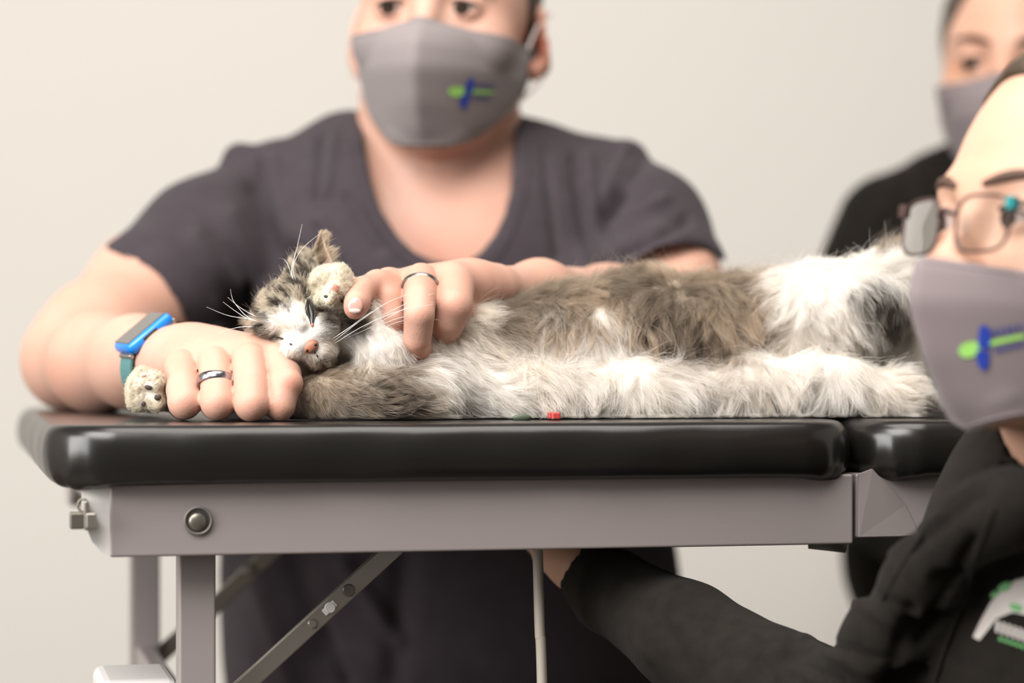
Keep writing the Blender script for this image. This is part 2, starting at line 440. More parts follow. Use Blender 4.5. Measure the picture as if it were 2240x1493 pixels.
def cushion(u0, u1, v0, v1, rc, seed, parent):
    """Padded vinyl cushion: rounded plan, bulging side, tucked lower edge."""
    ol = []
    cs = [(u1 - rc, v1 - rc, 0), (u0 + rc, v1 - rc, 90), (u0 + rc, v0 + rc, 180), (u1 - rc, v0 + rc, 270)]
    for i, (cu, cv, a0) in enumerate(cs):
        for k in range(15):
            a = math.radians(a0 + 6 * k + 3); ol.append((cu, cv, math.cos(a), math.sin(a), 1.0 - abs(k - 7) / 8))
        nx = cs[(i + 1) % 4]
        a = math.radians(a0 + 90)
        e = np.array([cu + rc * math.cos(a), cv + rc * math.sin(a)]); f = np.array([nx[0] + rc * math.cos(a), nx[1] + rc * math.sin(a)])
        m = 24
        for k in range(1, m):
            q = e + (f - e) * k / m; ol.append((q[0] - rc * math.cos(a), q[1] - rc * math.sin(a), math.cos(a), math.sin(a), 0))
    H = TOP - PB; prof = []
    for k in range(25):
        t = k / 24; a = math.pi * t
        off = 0.016 * math.sin(a) ** 0.55 - 0.016; z = TOP - H * 0.5 * (1 - math.cos(a))
        prof.append((off, z, t))
    V = []; n = len(ol)
    rng = np.random.default_rng(seed); ph = rng.random(6) * 6.28
    for off, z, t in prof:
        for (cu, cv, nx, ny, cn) in ol:
            s = cu * 30 + cv * 26
            rip = 0.0006 * (math.sin(s * 1.7 + ph[0]) + math.sin(s * 3.1 + ph[1] + t * 4)) * math.sin(math.pi * t)
            rip += cn * 0.0022 * math.sin(math.atan2(ny, nx) * 16 + ph[2]) * max(0, t - 0.25)
            d = rc + off + rip
            zz = z - cn * 0.006 * max(0.0, t - 0.3)
            V.append(T(cu + nx * d, cv + ny * d, zz))
    Fc = []
    for i in range(len(prof) - 1):
        for j in range(n): Fc.append((i * n + j, (i + 1) * n + j, (i + 1) * n + (j + 1) % n, i * n + (j + 1) % n))
    # inner rings of the top so that it shades smoothly
    last = 0
    for s_ in (0.93, 0.8, 0.5):
        base = len(V)
        for (cu, cv, nx, ny, cn) in ol:
            d = rc - 0.016; x = cu + nx * d; y = cv + ny * d; mu, mv = (u0 + u1) / 2, (v0 + v1) / 2
            k = s_; hw, hh = (u1 - u0) / 2, (v1 - v0) / 2
            x = mu + (x - mu) * (1 - (1 - k) * hh / hw * 0.9); y = mv + (y - mv) * k
            V.append(T(x, y, TOP + 0.0))
        for j in range(n): Fc.append((base + j, last + j, last + (j + 1) % n, base + (j + 1) % n))
        last = base
    Fc.append(tuple(last + j for j in range(n)))
    lb = (len(prof) - 1) * n; Fc.append(tuple(lb + j for j in range(n))[::-1])
    return mesh('cushion', V, Fc, M['vinyl'], parent)
UJ = 0.463
c1 = cushion(-0.040, UJ + 0.004, -0.018, 0.575, 0.045, 1, table)
c2 = cushion(UJ + 0.006, UJ + 0.62, -0.018, 0.575, 0.040, 2, table)

bw = 0.010
zt, zb = PB + 0.001, 0.8225
def tbox(name, u0, u1, v0, v1, z0, z1, mt, parent=table, bev=0.0015):
    return box(name, T((u0 + u1) / 2, (v0 + v1) / 2, (z0 + z1) / 2), (U, W, ZU), ((u1 - u0) / 2, (v1 - v0) / 2, (z1 - z0) / 2), mt, parent, bev)
rail = tbox('side_rail', -0.0008, UJ - 0.001, -0.0012, 0.02, zb - 0.0005, zt, M['frame'])
tbox('side_rail', UJ + 0.002, UJ + 0.58, 0.002, 0.022, zb + 0.003, zt, M['frame'])
tbox('side_rail', 0.0, UJ + 0.58, 0.535, 0.555, zb, zt, M['frame'])
tbox('underboard', 0.01, UJ + 0.57, 0.02, 0.535, zt - 0.012, zt - 0.001, M['frame_dark'])
# end rail with a rounded lower corner, seen along the left end
EP = [(0.0, zt), (0.0, zb), (0.02, zb)] + [(0.02 + 0.03 * math.sin(a), zb + 0.02 * (1 - math.cos(a))) for a in np.linspace(0, 1.5, 8)] + \
     [(0.505 + 0.03 * math.sin(a), zb + 0.02 * (1 - math.cos(a))) for a in np.linspace(-1.5, 0, 8)] + [(0.555, zb), (0.555, zt)]
V = [T(-0.0004, v, z) for v, z in EP] + [T(0.016, v, z) for v, z in EP]; n = len(EP)
mesh('end_rail', V, [tuple(range(n)), tuple(range(n, 2 * n))[::-1]] + [(i, i + n, (i + 1) % n + n, (i + 1) % n) for i in range(n)], M['frame'], table, smooth=False)
tbox('end_rail', UJ + 0.564, UJ + 0.58, 0.0, 0.55, zb, zt, M['frame'])
# folded corner plate beside the joint
V = [T(UJ + 0.003, -0.0012, zt), T(UJ + 0.003, -0.0012, zb + 0.004), T(UJ + 0.045, 0.0016, zb + 0.004), T(UJ + 0.035, 0.0016, zt - 0.02), T(UJ + 0.012, -0.0012, zt + 0.003)]
V += [v + W * 0.003 for v in V]
mesh('corner_plate', V, [(0, 1, 2, 3, 4), (9, 8, 7, 6, 5)] + [(i, i + 5, (i + 1) % 5 + 5, (i + 1) % 5) for i in range(5)], M['frame'], table, smooth=False)
# socket with bolt
def disc(name, c, n_, r, depth, mt, parent, seg=28, r2=None):
    n_ = Vector(n_).normalized(); a = n_.orthogonal().normalized(); b_ = n_.cross(a); V = []; r2 = r if r2 is None else r2
    for s_, rr in ((0, r), (1, r2)):
        for j in range(seg):
            t = 2 * math.pi * j / seg; V.append(Vector(c) + n_ * depth * s_ + (a * math.cos(t) + b_ * math.sin(t)) * rr)
    Fc = [tuple(range(seg))[::-1], tuple(range(seg, 2 * seg))] + [(j, (j + 1) % seg, seg + (j + 1) % seg, seg + j) for j in range(seg)]
    return mesh(name, V, Fc, mt, parent, smooth=False)
bc = P(433, 1138, 1.428)
def on_front(px, py, off=0.0):
    """Point of the rail's front face seen at a picture position."""
    dr = np.array([(px - 1120) / FPX, 1, -(py - HY) / FPX]); n_ = W; o = T(0, off - 0.0012, 0)
    t = ((o - np.array([0, 0, ZC])) @ n_) / (dr @ n_); return np.array([0, 0, ZC]) + dr * t
bc = on_front(433, 1138, -0.0006)
so = disc('bolt_socket', bc, -W, 0.0077, 0.0008, M['hole'], table)
ellipsoid('bolt', bc + np.array([0, -0.001, -0.0006]), (0.0055, 0.002, 0.0055), np.stack([U, W, ZU], 1), M['metal_dark'], so, 10)
tor = [Vector(bc) - Vector(W) * 0.001 + (Vector(U) * math.cos(a) + Vector((0, 0, 1)) * math.sin(a)) * 0.0078 for a in np.linspace(0, 2 * math.pi, 28, endpoint=False)]
tube('socket_rim', tor, 0.0007, M['frame_dark'], so, 6, cyclic=True, cyc_up=W)
# legs
def leg(u, v, h=0.011):
    return tbox('leg', u - h, u + h, v - 0.012, v + 0.012, 0.012, zb + 0.02, M['frame'])
l1 = leg(0.053, 0.036); l2 = leg(0.053, 0.44)
l3 = leg(UJ + 0.50, 0.04); l4 = leg(UJ + 0.50, 0.44)
for u_, v_ in ((0.053, 0.036), (0.053, 0.44), (UJ + 0.5, 0.04), (UJ + 0.5, 0.44)):
    disc('leg_foot', T(u_, v_, 0.0), (0, 0, 1), 0.022, 0.014, M['hole'], table, r2=0.016)
tbox('cross_brace', -0.003, 0.045, 0.055, 0.14, 0.700, 0.7420, M['white_plastic'], bev=0.006)
tbox('cross_brace', 0.045, 0.060, 0.12, 0.43, 0.700, 0.720, M['frame'], bev=0.003)
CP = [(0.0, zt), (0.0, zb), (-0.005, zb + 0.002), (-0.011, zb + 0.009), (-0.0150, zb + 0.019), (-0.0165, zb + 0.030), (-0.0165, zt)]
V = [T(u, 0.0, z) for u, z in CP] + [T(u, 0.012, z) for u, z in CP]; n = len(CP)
mesh('lit_end_plate', V, [tuple(range(n))[::-1], tuple(range(n, 2 * n))] + [(i, (i + 1) % n, (i + 1) % n + n, i + n) for i in range(n)], M['white_plastic'], table, smooth=False)  # added plate; its white holds the window light on the table's end face
tbox('cross_brace', UJ + 0.48, UJ + 0.52, 0.05, 0.43, 0.695, 0.72, M['white_plastic'], bev=0.008)
# flat diagonal braces, built as strips
def strip(name, a, b_, wd, th, mt, parent, side):
    a, b_ = np.asarray(a), np.asarray(b_); L = np.linalg.norm(b_ - a); d = (b_ - a) / L
    n_ = np.cross(d, side); n_ /= np.linalg.norm(n_)
    s2 = np.cross(n_, d)
    return box(name, (a + b_) / 2, (d, n_, s2), (L / 2, wd / 2, th / 2), mt, parent, 0.0012)
A1 = P(868, 1192, 1.50); B1 = P(452, 1575, 1.478)
br = strip('diagonal_brace', A1, B1, 0.0118, 0.004, M['metal'], table, W)
dd = (B1 - A1) / np.linalg.norm(B1 - A1)
def onb(px, py): 
    p = P(px, py, 1.49); t = (p - A1) @ dd; return A1 + dd * t - W * 0.0024
disc('rivet', onb(684, 1364), -W, 0.0032, 0.0014, M['metal'], br, 16, 0.0022)
disc('rivet', onb(712, 1318), -W, 0.0036, 0.0012, M['white_plastic'], br, 16, 0.0030)
strip('slot', onb(722, 1305), onb(700, 1332), 0.0045, 0.0012, M['white_plastic'], br, W)
disc('rivet', onb(756, 1283), -W, 0.0040, 0.0012, M['metal_dark'], br, 20, 0.0034)
A2 = P(612, 1190, 1.86); B2 = P(330, 1452, 1.86)
br2 = strip('diagonal_brace', A2, B2, 0.013, 0.004, M['metal_dark'], table, W)
disc('rivet', P(540, 1244, 1.855), -W, 0.0046, 0.003, M['metal'], br2, 16, 0.003)
strip('diagonal_brace', T(UJ + 0.30, 0.04, zb + 0.01), T(UJ + 0.49, 0.04, 0.60), 0.012, 0.004, M['metal'], table, W)
# latch on the left end
lt = T(-0.004, 0.03, 0)
ls = P(187, 1126, 1.412)
lat = box('latch', ls, (W, U, ZU), (0.007, 0.0012, 0.0085), M['metal'], table, 0.0008)
box('catch', ls + np.array([-0.0048, -0.002, -0.003]), (W, U, ZU), (0.006, 0.0040, 0.0048), M['metal_dark'], lat, 0.001)
box('keeper', ls + np.array([0.0035, -0.002, -0.003]), (W, U, ZU), (0.005, 0.003, 0.0045), M['metal'], lat, 0.001)
rg = [ls + np.array([-0.001, -0.003, 0.006]) + np.array([0.0028 * math.cos(a), 0, 0.0036 * math.sin(a)]) for a in np.linspace(0, 6.28, 14, endpoint=False)]
tube('loop', rg, 0.0008, M['metal_dark'], lat, 6, cyclic=True, cyc_up=(0, 1, 0))
# steel support peeking under the rail, cream support tube
tube('hinge_stop', [P(1770, 1184, 1.54), P(1815, 1189, 1.54), P(1850, 1193, 1.54)], 0.0046, M['frame_dark'], table, 12)
tube('support_tube', bez([P(1176, 1190, 1.52), P(1178, 1270, 1.52), P(1181, 1380, 1.52), P(1186, 1500, 1.52), (0.024, 1.52, 0.5), (0.030, 1.52, 0.25), (0.034, 1.52, 0.0)]), 0.0033, M['cable'], table, 14)

# ------------------------------------------------------------------ a head, in its own axes: +X the person's left, -Y forward, origin between the eyes, inside the head
class Head:
    def __init__(s, c, yaw, pitch=0, roll=0, sc_=1.0, wide=1.0, cran=((0, 0.012, 0.035), (0.073, 0.095, 0.088))):
        s.cran = cran; s.c = np.asarray(c, float); s.R = Rzxy(yaw, pitch, roll); s.s = sc_; s.w = wide
    def g(s, x, y, z): return s.c + s.R @ (np.array([x * s.w, y, z]) * s.s)
    def build(s, f, ears=(1, -1), forehead=0.0):
        E = lambda c, r, k=0.02, op='add', R=None: f.ell(s.g(*c), (np.array(r) * np.array([s.w, 1, 1])) * s.s, k, s.R if R is None else s.R @ R, op)
        C = lambda a, b_, ra, rb, k=0.02, op='add': f.cap(s.g(*a), s.g(*b_), ra * s.s, rb * s.s, k, op)
        E(*s.cran)
        E((0, -0.034, -0.02), (0.064, 0.056, 0.088), 0.03)
        C((0.042, 0.0, -0.060), (0.014, -0.060, -0.098), 0.021, 0.018, 0.025); C((-0.042, 0.0, -0.060), (-0.014, -0.060, -0.098), 0.021, 0.018, 0.025)
        E((0, -0.066, -0.098), (0.018, 0.017, 0.017), 0.012)
        for q in (1, -1):
            E((0.041 * q, -0.060, -0.028), (0.022, 0.019, 0.020), 0.02)
            C((0.012 * q, -0.083, 0.019), (0.042 * q, -0.072, 0.020), 0.010, 0.008, 0.012)
            E((0.032 * q, -0.099, -0.001), (0.019, 0.015, 0.013), 0.014, 'cut')
            E((0.031 * q, -0.076, -0.001), (0.0148, 0.0145, 0.0135), 0.003)
            R_ = np.array(Matrix.Rotation(math.radians(-8 * q), 3, 'Y'))
            E((0.0315 * q, -0.090, -0.0015), (0.0125, 0.010, 0.0034), 0.002, 'cut', R_)
        C((0, -0.084, 0.008), (0, -0.104, -0.028), 0.0075, 0.0095, 0.012)
        for q in (1, -1): E((0.010 * q, -0.098, -0.033), (0.008, 0.010, 0.007), 0.006)
        E((0, -0.092, -0.064), (0.022, 0.010, 0.008), 0.01); E((0, -0.090, -0.075), (0.020, 0.010, 0.008), 0.008)
        for q in ears:
            R_ = np.array(Matrix.Rotation(math.radians(24 * q), 3, 'Z') @ Matrix.Rotation(math.radians(-8 * q), 3, 'Y'))
            E((0.079 * q, 0.016, -0.012), (0.0065, 0.019, 0.031), 0.006, 'add', R_)
            E((0.087 * q, 0.011, -0.010), (0.006, 0.011, 0.019), 0.004, 'cut', R_)
            E((0.074 * q, 0.008, -0.040), (0.007, 0.010, 0.010), 0.006)
    def eyes(s, parent):
        for q in (1, -1):
            c = s.g(0.031 * q, -0.0765, -0.001)
            e = ellipsoid('eye', c, (0.0128 * s.s,) * 3, np.eye(3), M['eye_white'], parent, 12)
            ax = s.R @ np.array([-0.16, -1, -0.10]); ax /= np.linalg.norm(ax)
            dsk = disc('iris', c + ax * 0.0108 * s.s, ax, 0.0068 * s.s, 0.0024 * s.s, M['iris'], e, 20, 0.0055 * s.s)
            pts = [s.g(q * (0.031 + 0.0145 * math.cos(a)), -0.0765 - 0.0155 * math.sin(a) * 0.96 - 0.0006, -0.001 + 0.0044 * math.sin(a) - 0.0022 * math.cos(a)) for a in np.linspace(0.45, math.pi - 0.35, 12)]
            tube('eyelashes', pts, 0.0011 * s.s, M['lash'], parent, 6, lambda t: 0.3 + 0.9 * math.sin(math.pi * min(t, 0.98)) ** 0.6)
    def brows(s, parent, mt, body):
        for q in (1, -1):
            pts = []
            for t in np.linspace(0, 1, 12):
                x = q * (0.012 + 0.040 * t); z = 0.0175 + 0.0085 * math.sin(t * 2.2) - 0.004 * t
                o = Vector(s.g(x, -0.16, z)); h = body.ray_cast(o, Vector(s.R @ np.array([0, 1, 0])), 0.3)
                pts.append(np.array(h[0]) if h[0] is not None else s.g(x, -0.09, z))
            tube('eyebrow', pts, 0.0034 * s.s, mt, parent, 8, lambda t: 0.25 + 0.8 * math.sin(math.pi * min(0.12 + t * 0.86, 1)))
    # the face mask: v runs from its top edge to its bottom edge, u from the person's right (-1) to the left (+1)
    v0 = 0.0; ext = 0.0
    def mask_pt(s, u, v, off=0.0):
        v = s.v0 + (1 - s.v0) * v
        def lerp(tab, v):
            tab = np.array(tab); return np.array([np.interp(v, tab[:, 0], tab[:, i]) for i in range(1, tab.shape[1])])
        def sm(tab, v):
            h = 0.035; return (lerp(tab, max(v - h, 0)) + 2 * lerp(tab, v) + lerp(tab, min(v + h, 1))) / 4
        C = sm([(0, -0.101, -0.011), (0.1, -0.114, -0.020), (0.25, -0.1255, -0.034), (0.45, -0.1275, -0.055), (0.7, -0.113, -0.082), (0.88, -0.093, -0.104), (1, -0.076, -0.1155)], v)
        S = sm([(0, 0.0705, -0.020, -0.0235), (0.2, 0.0715, -0.018, -0.036), (0.4, 0.0695, -0.018, -0.053), (0.6, 0.063, -0.024, -0.070), (0.8, 0.052, -0.036, -0.088), (1, 0.035, -0.050, -0.1045)], v)
        a = abs(u); q = 1 if u >= 0 else -1
        B = np.array([0.058, -0.087, (C[1] + S[2]) / 2 - 0.002 * (1 - v)])     # cheek control point
        if v < 0.12: B[2] -= 0.006 * (1 - v / 0.12)
        if v > 0.4: B[2] -= 0.006 * (v - 0.4) / 0.6; B[1] += 0.012 * (v - 0.4) / 0.6; B[0] -= 0.028 * (v - 0.4) / 0.6
        C[1] -= s.ext * v ** 3; S[2] -= s.ext * v ** 3 * 0.7; C[0] += s.ext * v ** 3 * 0.6
        C3 = np.array([0, C[0], C[1]])
        p = (1 - a) ** 2 * C3 + 2 * a * (1 - a) * B + a * a * S
        n_ = np.array([p[0] * 1.2 + 0.02 * (a > 0), p[1] * 0.9, 0.1 * p[2]]); n_ /= np.linalg.norm(n_)
        w_ = s.g(q * p[0], p[1], p[2])
        if getattr(s, 'tree', None) is not None:
            c = s.g(q * p[0] * 0.15, 0.015, p[2] * 0.85 - 0.006); dr = w_ - c; L = np.linalg.norm(dr); dr /= L
            h = s.tree.ray_cast(Vector(c + dr * 0.22), Vector(-dr), 0.22)
            if h[0] is not None: w_ = c + dr * max(L, np.linalg.norm(np.array(h[0]) - c) + 0.0016)
        return w_ + s.R @ (n_ * np.array([q, 1, 1])) * off
    def mask(s, parent, mt, umax=1.0):
        nu, nv = 48, 30; V = []
        for off in (0.0028, 0.0010):
            for j in range(nv + 1):
                for i in range(nu + 1):
                    u = -1 + 2 * i / nu; v = j / nv
                    p = s.mask_pt(u, v, off)
                    V.append(p)
        n1 = (nu + 1) * (nv + 1); Fc = []
        for j in range(nv):
            for i in range(nu):
                a = j * (nu + 1) + i
                Fc.append((a, a + nu + 1, a + nu + 2, a + 1)); Fc.append((n1 + a, n1 + a + 1, n1 + a + nu + 2, n1 + a + nu + 1))
        ring = [i for i in range(nu)] + [nu + j * (nu + 1) for j in range(nv)] + [nv * (nu + 1) + nu - i for i in range(nu)] + [(nv - j) * (nu + 1) for j in range(nv)]
        for i in range(len(ring)):
            a, b_ = ring[i], ring[(i + 1) % len(ring)]; Fc.append((a, b_, b_ + n1, a + n1))
        V = np.array(V)
        mk = mesh('face_mask', V, Fc, mt, parent)
        # stitched hem along the top and bottom
        for v_ in (0.035, 0.965):
            tube('hem', [s.mask_pt(u, v_, 0.0027) for u in np.linspace(-0.99, 0.99, 60)], 0.0007 * s.s, mt, mk, 6)
        for q in (1, -1):
            for v_, z_ in ((0.05, 0.012), (0.93, -0.035)):
                a = s.mask_pt(q, v_, 0.002); b_ = s.g(q * 0.0835, 0.024, z_)
                m_ = s.g(q * 0.0765, 0.0, (z_ * 0.6 - 0.03 * 0.4 if v_ < 0.5 else -0.055))
                tube('ear_loop', bez([a, m_, b_], 6), 0.0014 * s.s, M['elastic'], mk, 6)
        return mk
    def patch(s, name, u0, v0, w_, h_, poly, mt, parent, off=0.0034, rot=0.0):
        """Flat printed mark lying on the mask; poly in mark units."""
        cr, sr = math.cos(rot), math.sin(rot)
        V = []
        for (x, y) in poly:
            X, Y = x * cr - y * sr, x * sr + y * cr
            V.append(s.mask_pt(u0 + X * w_, v0 - Y * h_, off))
        return mesh(name, V, [tuple(range(len(V)))], mt, parent, smooth=False)
    def logo(s, parent, u0, v0, k=1.0, rot=0.22, kx=1.0):
        g_ = bpy.data.objects
        wu, wv = 0.0118 * k * kx, 0.0118 * k       # one mark unit is about 1 mm across
        def bar(x0, x1, y0, y1, mt, r=0, n=8, nm='print'):
            # subdivided strip so that it follows the curve
            pts = [(x0 + (x1 - x0) * i / n, y0) for i in range(n + 1)] + [(x1 - (x1 - x0) * i / n, y1) for i in range(n + 1)]
            cr, sr = math.cos(rot), math.sin(rot); V = []
            for (x, y) in pts:
                X, Y = x * cr - y * sr, x * sr + y * cr; V.append(s.mask_pt(u0 + X * wu, v0 - Y * wv, 0.0036))
            F_ = [(i, i + 1, 2 * n - i, 2 * n + 1 - i) for i in range(n)]
            return mesh(nm, V, F_, mt, parent, smooth=False)
        el = [(5 * math.cos(a) - 6.5, 2.6 * math.sin(a)) for a in np.linspace(0, 6.28, 22, endpoint=False)]
        s.patch('logo_leaf', u0, v0, wu, wv, el, M['green'], parent, 0.0035, rot)
        bar(-3, 16, -0.8, 0.9, M['green'], nm='logo_line')
        s.patch('logo_figure', u0, v0, wu, wv, [(-2.6, -1.2), (2.2, -1.2), (2.4, 5.2), (0.6, 7.4), (-1.6, 6.6), (-2.4, 3)], M['blue'], parent, 0.0038, 0.05)
        s.patch('logo_figure', u0, v0, wu, wv, [(-3.6, -2.0), (1.8, -2.0), (1.4, -7.0), (-1.0, -9.0), (-3.8, -6.6)], M['blue'], parent, 0.0038, 0.05)
        for i, wd in enumerate((1.3, 1.2, 1.4, 1.1, 1.3)):      # blurred lettering above and below the line
            x = 4.2 + i * 2.4
            bar(x, x + wd, 2.0, 5.0, M['navy'], n=2, nm='logo_letter')
        for i in range(7):
            x = 3.6 + i * 1.75
            bar(x, x + 1.1, -4.0, -2.0, M['navy'], n=2, nm='logo_letter')

def finish(f, name, mt, parent, tint=None, sm=2, disp=None, drop=True):
    V, Q = f.nets()
    V = relax(V, Q, sm)
    if disp is not None:
        N = vnormals(V, Q); V = V + N * disp(V)[:, None]
    cols = None if tint is None else tint(V)
    return mesh(name, V, Q, mt, parent, cols=cols), V, Q

def bvh(V, Q): return BVHTree.FromPolygons([tuple(v) for v in V], [tuple(q) for q in Q.tolist()])

def blobs(V, base, lst):
    """Tint with soft coloured spots: (px, py, radius px, colour, strength)."""
    q = proj(V); c = np.tile(np.array(base, float), (len(V), 1))
    for (x, y, r, col, st) in lst:
        w_ = np.exp(-(((q[:, 0] - x) ** 2 + (q[:, 1] - y) ** 2) / (r * r)) * 1.5) * st
        c = c * (1 - w_[:, None]) + np.array(col) * w_[:, None]
    return c

def seg_dist(q, a, b_):
    a = np.array(a, float); b_ = np.array(b_, float); e = b_ - a
    t = np.clip(((q - a) @ e) / (e @ e), 0, 1); return np.linalg.norm(q - a - t[:, None] * e, axis=1)

def folds(lst, seed=0, amp=0.0012, scale=26):
    """Cloth folds: ridges (+) and creases (-) along lines, in picture px, on the side facing us, plus soft puckers."""
    def fn(V):
        q = proj(V); d = amp * noise3(V, scale, seed) + amp * 0.4 * noise3(V, scale * 3.5, seed + 1)
        for (x0, y0, x1, y1, w_, h) in lst:
            s_ = seg_dist(q, (x0, y0), (x1, y1)); d += h * np.exp(-(s_ / w_) ** 2)
        return d
    return fn

# ------------------------------------------------------------------ the person holding the cat
P1 = root('person', (0.0, 2.05, 0.0), 'person in charcoal scrubs behind the table holding the cat with both hands', 'person')
H1 = Head(P(982, 48, 2.0), -10.5, -1, 2, 0.97, 1.0)

f = Field(axis(-0.42, 0.22, 0.0040, [(-0.255, -0.005, 0.0014)]),
          axis(1.42, 2.30, 0.0042, [(1.46, 1.62, 0.0014), (1.87, 1.93, 0.0022)]),
          axis(-0.02, 1.41, 0.0042, [(0.892, 0.986, 0.0014), (1.195, 1.228, 0.0018)]))
H1.build(f, ears=(1, -1))
# neck and upper chest
f.chain([(968, 130, 2.04, 150), (960, 330, 2.05, 172), (960, 420, 2.06, 190)], 0.03)
f.ell(P(962, 610, 2.04), (0.15, 0.095, 0.12), 0.03)
f.chain([(700, 410, 2.07, 70), (960, 410, 2.08, 80), (1250, 410, 2.07, 70)], 0.03)
f.chain([(840, 330, 2.06, 45), (760, 400, 2.06, 40)], 0.02); f.chain([(1090, 330, 2.06, 45), (1170, 400, 2.06, 40)], 0.02)
f.ell(P(965, 950, 2.07), (0.15, 0.10, 0.22), 0.05)
f.ell((-0.005, 2.13, 0.62), (0.16, 0.12, 0.12), 0.05)
# arms
f.chain([(560, 440, 2.03, 80), (330, 640, 1.94, 132), (205, 745, 1.87, 116), (158, 788, 1.845, 100)], 0.02)
f.chain([(158, 788, 1.845, 98), (215, 792, 1.76, 100), (300, 792, 1.68, 92), (370, 792, 1.607, 84)], 0.02)
f.chain([(1350, 440, 2.04, 74), (1474, 606, 1.935, 92), (1500, 700, 1.88, 84)], 0.02)
f.chain([(1500, 700, 1.88, 84), (1330, 668, 1.76, 80), (1180, 640, 1.66, 62), (1075, 632, 1.60, 50)], 0.02)
# thighs, shins and feet of the seated figure
f.wchain([(-0.09, 2.12, 0.575, 0.080), (-0.13, 1.74, 0.565, 0.060), (-0.13, 1.80, 0.12, 0.045), (-0.13, 1.84, 0.045, 0.036), (-0.13, 1.70, 0.03, 0.028)], 0.02)
f.wchain([(0.09, 2.12, 0.575, 0.080), (0.13, 1.74, 0.565, 0.060), (0.13, 1.80, 0.12, 0.045), (0.13, 1.84, 0.045, 0.036), (0.13, 1.70, 0.03, 0.028)], 0.02)
# the fist on the table
K = 0.010
f.chain([(370, 792, 1.607, 80), (430, 790, 1.56, 66)], K)
f.chain([(372, 800, 1.58, 60), (398, 800, 1.533, 41)], 0.012)
f.chain([(400, 780, 1.58, 60), (465, 786, 1.524, 42)], 0.012)
f.chain([(430, 778, 1.58, 58), (540, 776, 1.519, 44)], 0.012)
f.chain([(450, 785, 1.58, 60), (598, 782, 1.523, 44)], 0.012)
f.chain([(430, 800, 1.56, 60), (580, 815, 1.54, 46)], 0.012)
F4 = 0.0007
f.chain([(397, 802, 1.522, 38.5), (400, 850, 1.503, 37.5), (404, 880, 1.492, 36)], F4)
f.chain([(470, 795, 1.512, 37.5), (474, 838, 1.497, 36), (476, 882, 1.484, 37)], F4)
f.chain([(545, 788, 1.506, 38.5), (549, 838, 1.492, 37.5), (550, 884, 1.480, 37)], F4)
f.chain([(604, 788, 1.512, 39), (622, 820, 1.500, 38), (622, 842, 1.494, 36)], F4)
f.ball((630, 838, 1.492, 34), F4)
f.chain([(622, 846, 1.492, 34), (612, 888, 1.488, 33.5)], 0.0016)
for (x, y, d, r) in ((404, 880, 1.492, 36), (476, 882, 1.486, 36), (550, 884, 1.482, 37), (612, 886, 1.490, 32)):
    f.chain([(x, y, d, r), (x - 4, 884, d + 0.030, r - 3), (x - 4, 866, d + 0.052, r - 8)], 0.002)
# thumb, under the fist, against the cat's leg
f.chain([(420, 850, 1.60, 40), (520, 862, 1.575, 34), (600, 866, 1.56, 30)], 0.006)
# the hand over the cat
f.chain([(1075, 632, 1.60, 50), (1030, 628, 1.585, 56)], K)
f.chain([(1040, 630, 1.585, 52), (990, 620, 1.56, 50)], 0.01)
f.chain([(1030, 626, 1.590, 46), (925, 626, 1.566, 44)], 0.01)
f.chain([(1010, 630, 1.59, 46), (862, 630, 1.560, 40)], 0.01)
f.chain([(995, 625, 1.556, 44), (992, 670, 1.530, 42), (980, 706, 1.532, 36), (966, 760, 1.556, 26)], F4)      # ring finger
f.chain([(921, 612, 1.556, 38), (918, 655, 1.522, 36), (917, 690, 1.510, 34), (913, 742, 1.516, 31), (914, 756, 1.522, 29), (930, 792, 1.550, 24)], F4)   # middle finger with the ring
f.chain([(851, 622, 1.562, 38), (846, 660, 1.535, 36), (856, 700, 1.530, 33), (874, 742, 1.545, 27)], F4)      # index finger
f.chain([(1005, 640, 1.580, 40), (1012, 690, 1.560, 34), (990, 750, 1.57, 26)], F4)                             # little finger, behind
f.chain([(900, 640, 1.590, 42), (826, 622, 1.545, 30), (794, 632, 1.520, 28)], 0.005)
f.chain([(792, 634, 1.520, 27), (781, 662, 1.502, 27.5), (777, 674, 1.500, 25)], 0.003)                         # thumb
# skin creases
def crease(pts, r=3.0):
    f.chain([(a, b_, d, r) for a, b_, d in pts], 0.0015, 'cut')
crease([(584, 846, 1.4775), (596, 844, 1.470), (608, 838, 1.468)], 3)
crease([(905, 762, 1.4985), (916, 757, 1.4975), (932, 762, 1.501)], 4)
red = (1.02, 0.78, 0.72); pale = (1.06, 1.04, 1.03)
def tint1(V):
    return blobs(V, (1, 1, 1), [(390, 790, 26, red, .35), (525, 752, 26, red, .4), (640, 838, 26, red, .8), (400, 885, 30, red, .35), (475, 880, 30, red, .3), (550, 885, 30, red, .35), (605, 892, 26, red, .5),
        (470, 780, 120, pale, .5), (776, 678, 24, (1.02, 0.62, 0.55), .9), (800, 625, 20, red, .3), (845, 662, 22, red, .45), (917, 688, 28, red, .4), (992, 668, 26, red, .4), (920, 765, 26, (1, .8, .72), .7), (930, 790, 24, (1.02, .72, .66), .6),
        (1180, 100, 60, (0.85, 0.5, 0.42), .9), (140, 830, 60, red, .25), (1490, 590, 70, red, .3), (975, 540, 130, (1.05, 0.9, 0.88), .7)])
body1, V1, Q1 = finish(f, 'body', M['skin'], P1, tint1, 2)
T1 = bvh(V1, Q1); del f
H1.eyes(P1); H1.brows(P1, M['brow'], T1)
H1.tree = T1; mk = H1.mask(P1, M['mask']); H1.logo(mk, 0.42, 0.58, 1.25, 0.10)

